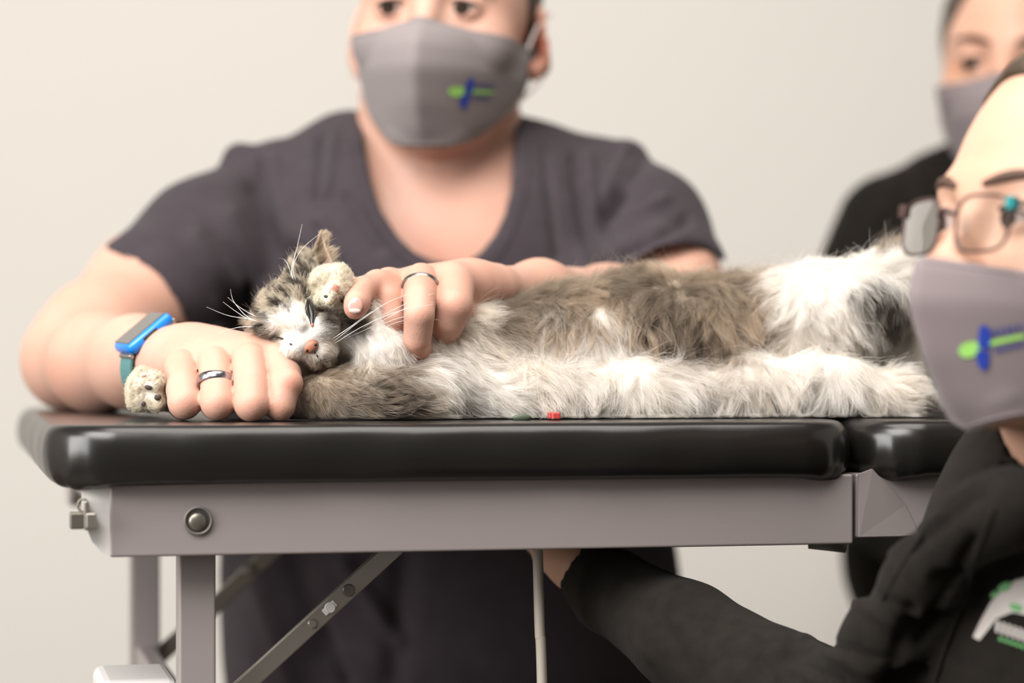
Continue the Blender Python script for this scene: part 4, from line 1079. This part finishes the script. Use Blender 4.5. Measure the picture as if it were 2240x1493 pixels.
    a = hc_.attributes.new('tint', 'FLOAT_COLOR', 'POINT'); a.data.foreach_set('color', cols.ravel())
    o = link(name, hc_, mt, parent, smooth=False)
    return o
def dens_body(c, nn):
    q = proj(c); d = np.ones(len(c)); d[nn[:, 1] > 0.25] = 0.45; d[c[:, 2] < TOP + 0.004] = 0.15
    hd = (q[:, 0] < 800) & (q[:, 1] < 800); d[hd] = 3.2
    d[(q[:, 0] < 400) & (q[:, 1] > 780)] = 3.0
    d[(q[:, 0] > 395) & (q[:, 0] < 640) & (q[:, 1] > 790)] = 0.0
    # bare: nose leather, eyes, under the fist
    for (x, y, r) in ((679, 758, 16), (735, 630, 8), (713, 648, 6), (325, 847, 9), (344, 869, 9), (314, 880, 7)): d[np.hypot(q[:, 0] - x, q[:, 1] - y) < r] = 0.0
    d[(seg_dist(q, (676, 660), (683, 710)) < 8.5)] = 0.0
    return d
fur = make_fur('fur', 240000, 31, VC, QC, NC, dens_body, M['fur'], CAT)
fur['kind'] = 'stuff'

# ------------------------------------------------------------------ details of the cat
def srf(px, py, off=0.0, tree=None):
    q = on_surface(tree or TC, px, py, 1.0, off)
    return q if q is not None else P(px, py, 1.50) - np.array([0, off, 0])
nc_ = srf(679, 757, -0.0002)
nose = ellipsoid('nose', nc_, (0.0054, 0.0032, 0.0042), RH, M['cat_nose'], CAT, 12)
for q in (1, -1):
    ellipsoid('nostril', nc_ + AX * 0.0030 * q + FW * 0.0018 - UP * 0.0014, (0.0014, 0.0012, 0.0009), RH @ np.array(Matrix.Rotation(0.5 * q, 3, 'Y')), M['cat_dark'], nose, 8)
ellipsoid('nose_groove', nc_ - UP * 0.0040 + FW * 0.0004, (0.0007, 0.0014, 0.0020), RH, M['cat_dark'], nose, 8)
mp = [(693, 776), (699, 788), (712, 786), (730, 779), (748, 768)]
tube('mouth', [srf(a, b_, 0.0008) for a, b_ in mp], 0.0005, M['cat_dark'], CAT, 6, lambda t: 1.0 - 0.6 * t)
tube('mouth', [srf(a, b_, 0.0012) for a, b_ in [(699, 788), (690, 795), (680, 797)]], 0.0003, M['cat_dark'], CAT, 6)
# the slit eye towards us and the closed eye by the fist
ec = (srf(681, 690, -0.0006) + srf(678, 668, -0.0006)) / 2
e0 = srf(675, 656, 0.0); e1 = srf(684, 714, 0.0); ed = e1 - e0; el_ = np.linalg.norm(ed); ed /= el_
ey = np.array([0, -1.0, 0]); ey -= ed * (ey @ ed); ey /= np.linalg.norm(ey); ex = np.cross(ed, ey)
eye = ellipsoid('eye', (e0 + e1) / 2 + ey * 0.0002, (0.0026, 0.0030, el_ / 2), np.stack([ex, ey, ed], 1), M['cat_eye'], CAT, 14)
ellipsoid('eye_corner', e1 + ey * 0.0012 - ed * 0.0006, (0.0009, 0.0008, 0.0014), np.stack([ex, ey, ed], 1), M['cat_nose'], eye, 8)
for s_ in (1, -1):
    tube('eyelid', [e0 + ed * el_ * t + ex * s_ * 0.0028 * math.sin(math.pi * t) + ey * 0.0010 for t in np.linspace(0, 1, 12)], 0.0006, M['cat_dark'], eye, 6)
tube('closed_eyelid', bez([srf(594, 736, 0.0016), srf(606, 737, 0.0020), srf(620, 742, 0.0021), srf(637, 753, 0.0018)], 5), 0.00055, M['cat_dark'], CAT, 6)
# paw pads
def pawpad(px, py, rx, rz, mt, rot=0):
    c = srf(px, py, 0.0); ellipsoid('paw_pad', c, (rx * 0.000286, 0.0011, rz * 0.000286), Rzxy(0, 0, rot), mt, CAT, 10)
pawpad(325, 847, 9, 5.5, M['pad_dark'], 15); pawpad(344, 869, 9.5, 7, M['pad_dark'], -15); pawpad(315, 822, 6, 2.5, M['pad_pink'], -10); pawpad(314, 883, 5, 6, M['pad_dark'], 30)
pawpad(735, 630, 7.5, 8.5, M['pad_pink'], -20); pawpad(713, 648, 5, 3.5, M['pad_dark'], 10); pawpad(750, 654, 6, 8, M['pad_dark'], 10)

# ears: thin curved shells with a rim and long tufts
M['ear'] = mat('cat_ear', (0.66, 0.50, 0.40), 0.75, var=(60, (0.58, 0.44, 0.34)), sss=0.1)
def ear(tip, bl, br, bulge, parent, depth=1.552, th=0.0012):
    tip, bl, br = P(*tip), P(*bl), P(*br); V = []; n = 12; Fc = []
    nrm = np.cross(br - bl, tip - bl); nrm /= np.linalg.norm(nrm); nrm = nrm if nrm[1] < 0 else -nrm
    for s_ in (0, 1):
        for i in range(n + 1):
            t = i / n; a = bl + (tip - bl) * t; b_ = br + (tip - br) * t
            a = a + (a - (tip + bl + br) / 3) * 0.10 * math.sin(math.pi * t); 
            for j in range(n + 1):
                u = j / n; p = a + (b_ - a) * u - nrm * bulge * math.sin(math.pi * u) * (1 - t * 0.75) * (1 if s_ == 0 else 1) - nrm * th * s_
                V.append(p)
    m_ = (n + 1) ** 2
    for i in range(n):
        for j in range(n):
            a = i * (n + 1) + j
            Fc += [(a, a + 1, a + n + 2, a + n + 1), (m_ + a, m_ + a + n + 1, m_ + a + n + 2, m_ + a + 1)]
    ring = list(range(n + 1)) + [i * (n + 1) + n for i in range(1, n + 1)] + [n * (n + 1) + j for j in range(n - 1, -1, -1)] + [i * (n + 1) for i in range(n - 1, 0, -1)]
    for i in range(len(ring)): a, b_ = ring[i], ring[(i + 1) % len(ring)]; Fc.append((a, a + m_, b_ + m_, b_))
    return mesh('ear', V, Fc, M['ear'], parent), (tip, bl, br, nrm)
ear1, (tp, bl, br, en) = ear((701, 511, 1.560), (655, 622, 1.553), (742, 608, 1.557), 0.010, CAT)
ear2, q2 = ear((536, 704, 1.592), (585, 690, 1.580), (566, 760, 1.575), 0.006, CAT)
ear2.data.materials.clear(); M['ear_b'] = mat('cat_ear_back', (0.20, 0.15, 0.11), 0.8); ear2.data.materials.append(M['ear_b'])
def ear_colour(V, N):
    c = np.tile(np.array([0.66, 0.55, 0.43]), (len(V), 1)); w_ = (noise3(V, 500, 77) > 0.25); c[w_] = (0.30, 0.23, 0.17); return c

# a simple strand builder for tufts, ear fur and whiskers
def strands(name, roots, dirs, lens, mt, parent, cols, rad=0.00006, npt=7, bend=None, seed=1, spread=0.15):
    r = np.random.default_rng(seed); n = len(roots); pts = np.zeros((n, npt, 3)); pts[:, 0] = roots
    d = np.array(dirs, float) + r.normal(size=(n, 3)) * spread; d /= np.linalg.norm(d, axis=1)[:, None]
    b_ = (bend if bend is not None else np.zeros((n, 3))) + r.normal(size=(n, 3)) * spread * 0.8
    for k in range(1, npt):
        dd_ = d + b_ * (k / npt); dd_ /= np.linalg.norm(dd_, axis=1)[:, None]
        pts[:, k] = pts[:, k - 1] + dd_ * (np.asarray(lens) / (npt - 1))[:, None]
    hc_ = bpy.data.hair_curves.new(name); hc_.add_curves([npt] * n)
    hc_.attributes['position'].data.foreach_set('vector', pts.astype(np.float32).ravel())
    ra = hc_.attributes.get('radius') or hc_.attributes.new('radius', 'FLOAT', 'POINT')
    T_ = np.linspace(0, 1, npt)
    ra.data.foreach_set('value', (np.tile(rad * (1 - 0.8 * T_ ** 2), (n, 1)) * (0.7 + 0.6 * r.random((n, 1)))).astype(np.float32).ravel())
    C = np.ones((n, npt, 4), np.float32); C[:, :, :3] = np.asarray(cols)[:, None, :] * (0.8 + 0.4 * r.random((n, 1, 1))); C = np.clip(C, 0.01, 0.93)
    hc_.attributes.new('tint', 'FLOAT_COLOR', 'POINT').data.foreach_set('color', C.ravel())
    return link(name, hc_, mt, parent, smooth=False)
r = np.random.default_rng(4)
# ragged fur fanning from the ear's opening edge (towards upper right), with short coat on the shell
N1 = 2600; t = r.random(N1) ** 0.8; u = 0.25 + 0.75 * r.random(N1)
ra_ = bl + (tp - bl) * t[:, None]; rb_ = br + (tp - br) * t[:, None]; rt = ra_ + (rb_ - ra_) * u[:, None] - en * 0.009 * (np.sin(np.pi * u) * (1 - t * .75))[:, None]
fan = np.stack([0.55 + 0.3 * (1 - t), -0.25 + 0 * t, 0.75 - 0.35 * (1 - t)], 1)
kk = (np.floor(t * 9) % 3)[:, None]
cl = np.where((r.random(N1) < 0.3)[:, None], [0.30, 0.23, 0.17], [0.74, 0.64, 0.50])
tu = strands('ear_tuft', rt, fan + 0.25 * (kk - 1) * np.array([0.5, 0, -0.6]), 0.0035 + 0.0075 * r.random(N1) * (1 - 0.5 * t) * np.where(kk[:, 0] == 1, 1.3, 0.8), M['fur'], ear1, cl, 0.00007, 7, np.tile([0.25, 0, -0.1], (N1, 1)), 3, 0.13)
tu['kind'] = 'stuff'
N2 = 2600; t = r.random(N2); u = r.random(N2) ** 1.3
ra_ = bl + (tp - bl) * t[:, None]; rb_ = br + (tp - br) * t[:, None]; rt = ra_ + (rb_ - ra_) * u[:, None] - en * 0.010 * (np.sin(np.pi * u) * (1 - t * .75))[:, None] + en * 0.0004
up_ = (tp - (bl + br) / 2); up_ /= np.linalg.norm(up_)
cl = np.where((r.random(N2) < 0.2)[:, None], [0.34, 0.26, 0.19], [0.78, 0.66, 0.53])
s2_ = strands('ear_fur', rt, np.tile(up_ + np.array([0.25, 0, 0]), (N2, 1)) + en * 0.25, 0.0022 + 0.002 * r.random(N2), M['fur'], ear1, cl, 0.00006, 5, None, 5, 0.22); s2_['kind'] = 'stuff'
N3 = 1500; tp2, bl2, br2, en2 = q2; t = r.random(N3); u = r.random(N3)
rt = (bl2 + (tp2 - bl2) * t[:, None]); rt = rt + ((br2 + (tp2 - br2) * t[:, None]) - rt) * u[:, None] + en2 * 0.0004
up2 = tp2 - (bl2 + br2) / 2; up2 /= np.linalg.norm(up2)
s3_ = strands('ear_fur', rt, np.tile(up2, (N3, 1)) + en2 * 0.4, 0.003 + 0.003 * r.random(N3), M['fur'], ear2, np.where((r.random(N3) < 0.6)[:, None], [0.12, 0.09, 0.065], [0.50, 0.40, 0.30]), 0.00007, 5, None, 6, 0.25); s3_['kind'] = 'stuff'

# whiskers, each its own tapering hair
WH = [[(730, 752, 0), (800, 710, -.006), (880, 678, -.008), (950, 665, -.004)], [(738, 758, 0), (820, 700, -.008), (886, 665, -.010), (952, 640, -.006)], [(744, 764, 0), (830, 712, -.010), (900, 690, -.012), (960, 700, -.010)],
      [(728, 748, 0), (790, 700, -.008), (850, 660, -.012), (905, 640, -.012)], [(736, 748, 0), (810, 716, -.006), (900, 668, -.010), (950, 661, -.006)], [(748, 772, 0), (820, 726, -.012), (890, 700, -.014), (950, 712, -.014)],
      [(752, 778, 0), (810, 745, -.01), (860, 742, -.012), (900, 752, -.012)], [(726, 742, 0), (770, 712, -.006), (800, 690, -.008), (815, 680, -.008)],
      [(600, 716, 0), (560, 700, .004), (500, 690, .004), (452, 671, .002)], [(596, 712, 0), (545, 695, .006), (512, 660, .008), (504, 632, .008)], [(602, 708, 0), (550, 700, .006), (515, 680, .008), (488, 660, .008)],
      [(590, 722, 0), (545, 714, .004), (510, 718, .006), (478, 728, .006)], [(598, 706, 0), (556, 690, .01), (525, 672, .012), (498, 650, .012)],
      [(645, 622, 0), (638, 590, .002), (650, 540, .004), (661, 490, .004)], [(650, 620, 0), (641, 585, .002), (660, 545, .002), (698, 512, .0)], [(640, 612, 0), (634, 590, .002), (628, 575, .003), (620, 566, .004)]]
for wsk in WH:
    b0 = on_surface(TC, wsk[0][0], wsk[0][1], 1.0, 0.0); y0 = b0[1] if b0 is not None else 1.53
    tube('whisker', bez([P(a, b_, y0 + dz) for a, b_, dz in wsk], 7), 0.00026, M['whisker'], CAT, 6, lambda t: 1 - 0.82 * t)

# ------------------------------------------------------------------ small things by the cat
red_ = root('clip', tuple(P(1213, 918, 1.508)), 'small red plastic clip poking out beneath the belly of the cat', 'clip')
box('clip_body', P(1214, 911, 1.523) + np.array([0, 0, 0.0006]), (U, W, ZU), (0.0028, 0.004, 0.0022), M['red'], red_, 0.001)
box('jaw', P(1205, 910, 1.524) + np.array([0, 0, 0.0006]), (U, W, ZU), (0.0018, 0.003, 0.0020), M['red'], red_, 0.0008)
gr_ = ellipsoid('tag', (P(1142, 913, 1.522)), (0.0062, 0.002, 0.0024), Rzxy(13), M['olive'], None, 10)
gr_['label'] = 'dark olive tag half buried in white fur at the edge of the cushion'; gr_['category'] = 'tag'

# ------------------------------------------------------------------ the bespectacled person at the right
P2 = root('person', (0.36, 1.38, 0.0), 'person in glasses, grey mask and black jacket before the table', 'person')
H2 = Head(P(2372, 528, 1.315), -59, -8, 0, 0.90, 0.97, ((0, 0.014, 0.037), (0.070, 0.096, 0.089)))
f = Field(axis(0.0, 0.56, 0.0042, [(0.20, 0.33, 0.0026), (0.015, 0.05, 0.0016)]), axis(1.16, 1.68, 0.0042, [(1.20, 1.32, 0.0026), (1.56, 1.62, 0.0016)]), axis(-0.02, 1.18, 0.0042, [(0.97, 1.05, 0.0026), (0.80, 0.85, 0.0016)]))
H2.build(f, ears=(1,))
f.wchain([tuple(H2.g(0, 0.02, -0.06)) + (0.056,), tuple(P(2440, 900, 1.34)) + (0.055,), tuple(P(2460, 1080, 1.36)) + (0.056,)], 0.03)
f.ell(P(2530, 1380, 1.40), (0.085, 0.07, 0.12), 0.04)
f.ell((0.37, 1.42, 0.60), (0.11, 0.10, 0.12), 0.04)
f.wchain([tuple(P(2360, 1200, 1.33)) + (0.012,), tuple(P(2190, 1100, 1.28)) + (0.008,), tuple(P(1990, 1258, 1.335)) + (0.007,), tuple(P(1915, 1390, 1.375)) + (0.007,), tuple(P(1845, 1545, 1.405)) + (0.014,), tuple(P(1500, 1392, 1.51)) + (0.021,), tuple(P(1340, 1290, 1.565)) + (0.018,), tuple(P(1262, 1232, 1.585)) + (0.0165,)], 0.01)
# hand flat up under the table
hb = P(1262, 1232, 1.585)
f.wchain([tuple(hb) + (0.0175,), tuple(P(1215, 1200, 1.60)) + (0.0165,)], 0.01); f.wchain([tuple(P(1235, 1200, 1.61)) + (0.0165,), tuple(P(1190, 1172, 1.63)) + (0.015,)], 0.01)
for i, (x, y, d) in enumerate(((1165, 1128, 1.585), (1140, 1130, 1.61), (1135, 1135, 1.64), (1150, 1140, 1.67))):
    b_ = P(1200 - 4 * i, 1180, 1.60 + 0.017 * i); e_ = P(x, y + 8, d); m_ = (b_ + e_) / 2 + np.array([-0.004, 0, 0.004])
    f.wchain([tuple(b_) + (0.0095,), tuple(m_) + (0.0085,), tuple(e_) + (0.0075,)], 0.002)
f.wchain([tuple(P(1250, 1205, 1.60)) + (0.011,), tuple(P(1238, 1160, 1.585)) + (0.009,), tuple(P(1222, 1135, 1.58)) + (0.008,)], 0.003)
for q in (-1, 1):
    f.wchain([(0.38 + 0.02 * q, 1.42 + 0.08 * q, 0.52, 0.075), (0.16 + 0.02 * q, 1.28 + 0.12 * q, 0.50, 0.055), (0.25, 1.30 + 0.13 * q, 0.10, 0.042), (0.17, 1.26 + 0.13 * q, 0.03, 0.028)], 0.02)
body2, V2, Q2 = finish(f, 'body', M['skin2'], P2, lambda V: blobs(V, (1, 1, 1), [(2035, 520, 40, (1.05, .82, .80), .6), (2190, 330, 150, (1.06, 1.05, 1.03), .7), (2150, 545, 70, (1, .86, .74), .5)]), 2); del f
T2 = bvh(V2, Q2)
H2.eyes(P2); H2.brows(P2, M['brow'], T2)
H2.tree = T2; H2.v0 = 0.20; H2.ext = 0.010; mk = H2.mask(P2, M['mask2']); H2.logo(mk, 0.32, 0.54, 1.45, 0.30, 0.72)
for i, wd in enumerate((1.0, .8, 1.0, .9, 1.1, .9)):
    x = i * 1.7 - 3
    H2.patch('small_print', 0.60, 0.235, 0.02, 0.01, [(x, -1), (x + wd, -1), (x + wd, 1), (x, 1)], M['greyprint'], mk, 0.0036)
hair_cap(H2, 'hair', M['hair2'], P2, 0, front=((-0.0, -0.075, -0.03), (0.088, 0.072, 0.121)), puff=0.006)
# glasses
def glasses(H, parent):
    g_ = None
    def rim(q):
        pts = []
        for a in np.linspace(0, 2 * math.pi, 48, endpoint=False):
            ca, sa = math.cos(a), math.sin(a)
            x = 0.0195 * math.copysign(abs(ca) ** 0.62, ca); z = 0.0165 * math.copysign(abs(sa) ** 0.62, sa) * (1 - 0.05 * ca)
            pts.append(H.g(q * (0.0275 + x), -0.1085 + 0.006 * (x / 0.0195 + 1) * 0.5, -0.0080 + z))
        return pts
    for q in (1, -1):
        R_ = rim(q)
        o = tube('rim', R_, 0.00095, M['spec_frame'], parent if g_ is None else g_, 8, cyclic=True, cyc_up=H.R @ np.array([0, 1, 0]))
        if g_ is None: o.name = 'glasses'; g_ = o
        c = sum(R_) / len(R_)
        V = [c + H.R @ np.array([0, -0.0012, 0])] + [c + (p - c) * 0.985 for p in R_]
        mesh('lens', V, [(0, i + 1, (i + 1) % 48 + 1) for i in range(48)], M['lens'], g_, smooth=True)
        hinge = H.g(q * 0.0480, -0.1020, 0.0030)
        box('hinge', hinge, H.R.T, (0.0026, 0.0030, 0.0035), M['teal'] if q > 0 else M['spec_frame'], g_, 0.0008)
        tube('temple', bez([H.g(q * 0.050, -0.1000, 0.0030), H.g(q * 0.071, -0.06, 0.006), H.g(q * 0.0785, 0.0, 0.004), H.g(q * 0.080, 0.022, -0.010)], 6), 0.0016, M['spec_frame'], g_, 8)
    tube('bridge', bez([H.g(-0.0085, -0.1085, -0.0025), H.g(0, -0.1125, 0.0005), H.g(0.0085, -0.1085, -0.0025)], 6), 0.0011, M['spec_frame'], g_, 8)
    for q in (1, -1): ellipsoid('nose_pad', H.g(q * 0.0095, -0.1035, -0.007), (0.0016, 0.0022, 0.0038), H.R, M['lens'], g_, 8)
    return g_
glasses(H2, P2)['label'] = 'thin dark-rimmed glasses with teal hinges'

f = Field(axis(0.0, 0.60, 0.0032), axis(1.12, 1.70, 0.0038), axis(0.50, 0.98, 0.0032))
f.chain([(1268, 1238, 1.583, 66), (1340, 1292, 1.565, 88), (1500, 1392, 1.51, 118), (1700, 1510, 1.45, 128), (1870, 1570, 1.41, 128)], 0.01)
f.chain([(1860, 1550, 1.41, 122), (1945, 1395, 1.36, 84), (2015, 1272, 1.32, 68), (2115, 1150, 1.28, 64), (2210, 1105, 1.26, 72)], 0.022)
f.chain([(2210, 1110, 1.27, 74), (2340, 1130, 1.31, 80), (2440, 1110, 1.34, 100)], 0.02)
f.ell(P(2470, 1380, 1.385), (0.125, 0.118, 0.17), 0.02)
f.ell((0.37, 1.42, 0.62), (0.14, 0.125, 0.16), 0.04)
f.chain([(2228, 1075, 1.29, 30), (2300, 1060, 1.29, 28), (2420, 1020, 1.31, 28)], 0.01)
for dd__ in (1.29, 1.32, 1.35, 1.38, 1.41): f.chain([(2118, 1170, dd__, 7), (2072, 1260, dd__, 26), (2040, 1325, dd__, 36), (1996, 1430, dd__, 40), (1968, 1530, dd__, 42)], 0.004, 'cut')
f.wchain([tuple(H2.g(0, 0.02, -0.06)) + (0.061,), tuple(P(2430, 900, 1.34)) + (0.060,), tuple(P(2450, 1040, 1.35)) + (0.066,)], 0.003, 'cut')
f.prism([(1262, 1150), (1262, 1206), (1221, 1272), (1150, 1330), (1100, 1150)], 1.4, 1.75, 0.003)
f.chain([(1262, 1232, 1.585, 60), (1220, 1205, 1.6, 60)], 0.002, 'cut')
fl = [(1720, 1440, 1840, 1493, 12, -.004), (1700, 1420, 1790, 1493, 12, .004), (1760, 1400, 1900, 1470, 10, .0035), (1790, 1400, 1930, 1440, 8, -.003), (1660, 1440, 1700, 1500, 12, -.003), (1880, 1290, 2000, 1340, 10, -.0025), (1860, 1310, 1960, 1370, 8, .002),
      (1430, 1330, 1520, 1480, 22, -.003), (1330, 1320, 1420, 1440, 12, .002), (1950, 1210, 2140, 1060, 8, .002), (2000, 1200, 2150, 1080, 10, -.002), (2130, 1180, 2010, 1400, 12, -.006), (1940, 1500, 1990, 1330, 16, -.004)]
jk, VJ, QJ = finish(f, 'jacket', M['black_cloth'], P2, None, 2, folds(fl, 13, 0.0008, 24)); del f
TJ = bvh(VJ, QJ)
def decal(name, poly, tree, mt, parent, off=0.0010, d0=1.0):
    pts = [on_surface(tree, a, b_, d0, off) for a, b_ in poly]; pts = [p for p in pts if p is not None]
    if len(pts) < 3: return None
    A = np.array(pts); c = np.array(poly).mean(0); cc = on_surface(tree, c[0], c[1], d0, off); cc = A.mean(0) if cc is None else cc
    return mesh(name, [cc] + pts, [(0, i + 1, (i + 1) % len(pts) + 1) for i in range(len(pts))], mt, parent, smooth=False)
def blob(cx, cy, rx, ry, rot=0, n=14):
    return [(cx + rx * math.cos(a) * math.cos(rot) - ry * math.sin(a) * math.sin(rot), cy + rx * math.cos(a) * math.sin(rot) + ry * math.sin(a) * math.cos(rot)) for a in np.linspace(0, 2 * math.pi, n, endpoint=False)]
dc = decal('chest_logo', [(2128, 1392), (2142, 1400), (2180, 1352), (2215, 1338), (2250, 1345), (2270, 1290), (2250, 1262), (2222, 1268), (2190, 1290), (2166, 1318), (2140, 1366)], TJ, M['white_print'], jk)
if dc:
    for b_ in (blob(2197, 1283, 17, 9, -0.5), blob(2222, 1328, 15, 8, 0.3), blob(2174, 1300, 9, 6, -.8)): decal('leaf_print', b_, TJ, M['green2'], dc, 0.0016)
    for i in range(6): decal('print_letter', [(2180 + i * 12, 1356 + i * 4), (2187 + i * 12, 1358 + i * 4), (2184 + i * 12, 1384 + i * 4), (2177 + i * 12, 1380 + i * 4)], TJ, M['white_print'], dc, 0.0012)
    for i in range(5): decal('print_letter', [(2186 + i * 12, 1392 + i * 4), (2194 + i * 12, 1395 + i * 4), (2192 + i * 12, 1402 + i * 4), (2184 + i * 12, 1399 + i * 4)], TJ, M['green2'], dc, 0.0012)
seam('jacket_seam', [(2190, 1010), (2060, 1110), (1975, 1230), (1925, 1320)], TJ, 0.0010, M['black_cloth'], jk)
seam('zip', [(2175, 1110), (2140, 1200), (2100, 1330), (2060, 1440), (2045, 1493)], TJ, 0.0014, M['black_cloth'], jk)
def legs_of(cx, cy, hz, pts, parent, res=0.009):
    allp = np.array([p for ch in pts for p in ch]); lo = allp[:, :3].min(0) - 0.13; hi = allp[:, :3].max(0) + 0.13
    f = Field(axis(lo[0], hi[0], res), axis(lo[1], hi[1], res), axis(-0.01, hi[2], res))
    for ch in pts: f.wchain(ch, 0.03)
    return finish(f, 'trousers', M['trouser'], parent, None, 2, folds([], 9, 0.002))
legs_of(0, 0, 0, [[(0.37, 1.42, 0.55, 0.115), (0.38 + 0.02 * q, 1.42 + 0.08 * q, 0.52, 0.088), (0.16 + 0.02 * q, 1.28 + 0.12 * q, 0.50, 0.068), (0.25, 1.30 + 0.13 * q, 0.09, 0.055)] for q in (-1, 1)], P2)
def shoes(spots, parent):
    for (x, y, dx, dy) in spots:
        f = Field(axis(x - 0.2, x + 0.2, 0.007), axis(y - 0.2, y + 0.2, 0.007), axis(-0.006, 0.10, 0.006))
        f.wchain([(x, y, 0.043, 0.040), (x + dx * 0.15, y + dy * 0.15, 0.033, 0.032)], 0.02); f.wchain([(x - dx * 0.03, y - dy * 0.03, 0.012, 0.012), (x + dx * 0.18, y + dy * 0.18, 0.012, 0.012)], 0.02)
        finish(f, 'shoe', M['black_cloth'], parent, None, 2)
shoes([(0.25, 1.17, -.95, -.3), (0.25, 1.43, -.95, -.3)], P2)

# ------------------------------------------------------------------ the person at the back right
P3 = root('person', (0.50, 2.42, 0.0), 'person in black jacket and plain grey mask, half hidden behind the one wearing glasses', 'person')
H3 = Head(P(2228, 150, 2.36), -21, 2, 3, 0.98, 1.0)
f = Field(axis(0.22, 0.72, 0.005, [(0.38, 0.50, 0.0024)]), axis(2.10, 2.64, 0.005, [(2.25, 2.33, 0.0024)]), axis(-0.02, 1.40, 0.005, [(1.19, 1.25, 0.0022)]))
H3.build(f, ears=())
f.wchain([tuple(H3.g(0, 0.02, -0.06)) + (0.052,), tuple(P(2250, 430, 2.42)) + (0.054,), tuple(P(2250, 500, 2.44)) + (0.07,)], 0.03)
f.ell(P(2250, 720, 2.44), (0.12, 0.08, 0.15), 0.04); f.ell((0.50, 2.46, 0.62), (0.15, 0.11, 0.14), 0.05); f.ell((0.50, 2.45, 0.82), (0.13, 0.09, 0.2), 0.05)
for q in (-1, 1):
    f.wchain([(0.51 + 0.12 * q, 2.44, 1.07, 0.035), (0.51 + 0.19 * q, 2.42, 0.87, 0.030), (0.50 + 0.10 * q, 2.24, 0.76, 0.026), (0.50 + 0.05 * q, 2.18, 0.75, 0.022), (0.50 + 0.04 * q, 2.14, 0.74, 0.014)], 0.015)
    f.wchain([(0.50 + 0.08 * q, 2.44, 0.57, 0.078), (0.50 + 0.12 * q, 2.12 + 0.05, 0.56, 0.055), (0.50 + 0.12 * q, 2.2, 0.10, 0.042), (0.50 + 0.12 * q, 2.14, 0.03, 0.026)], 0.02)
body3, V3, Q3 = finish(f, 'body', M['skin2'], P3, lambda V: blobs(V, (1, 1, 1), [(2150, 90, 70, (1.02, .93, .90), .6), (2092, 150, 30, (.85, .66, .5), .7), (2235, 150, 34, (.85, .66, .5), .7)]), 2); del f
T3 = bvh(V3, Q3)
H3.eyes(P3); H3.brows(P3, M['brow'], T3); H3.tree = T3; H3.mask(P3, M['mask2'])
hair_cap(H3, 'hair', M['hair2'], P3, 0, front=((-0.0, -0.080, -0.03), (0.070, 0.078, 0.124)), puff=0.007)
f = Field(axis(0.20, 0.80, 0.0042), axis(2.10, 2.62, 0.005), axis(0.60, 1.20, 0.0042))
f.chain([(2050, 430, 2.44, 78), (2240, 400, 2.45, 82), (2450, 430, 2.44, 80)], 0.05)
f.ell(P(2250, 720, 2.43), (0.165, 0.115, 0.20), 0.05)
f.ell((0.50, 2.45, 0.75), (0.165, 0.125, 0.16), 0.06)
for q in (-1, 1):
    f.wchain([(0.51 + 0.135 * q, 2.43, 1.075, 0.048), (0.51 + 0.185 * q, 2.42, 0.95, 0.050), (0.51 + 0.20 * q, 2.41, 0.83, 0.046), (0.50 + 0.10 * q, 2.24, 0.76, 0.036), (0.50 + 0.06 * q, 2.20, 0.755, 0.031)], 0.03)
f.wchain([tuple(H3.g(0, 0.02, -0.06)) + (0.058,), tuple(P(2250, 430, 2.42)) + (0.060,)], 0.004, 'cut')
fl = [(2070, 345, 1990, 560, 14, -.004), (1960, 400, 1880, 560, 16, .004), (1930, 430, 1980, 600, 14, -.004), (2010, 360, 2030, 560, 12, .003)]
finish(f, 'jacket', M['black_cloth'], P3, None, 2, folds(fl, 17, 0.0015, 28)); del f
legs_of(0, 0, 0, [[(0.50, 2.46, 0.60, 0.12), (0.50 + 0.08 * q, 2.44, 0.57, 0.09), (0.50 + 0.12 * q, 2.17, 0.56, 0.068), (0.50 + 0.12 * q, 2.20, 0.09, 0.055)] for q in (-1, 1)], P3)
shoes([(0.38, 2.2, 0, -1), (0.62, 2.2, 0, -1)], P3)
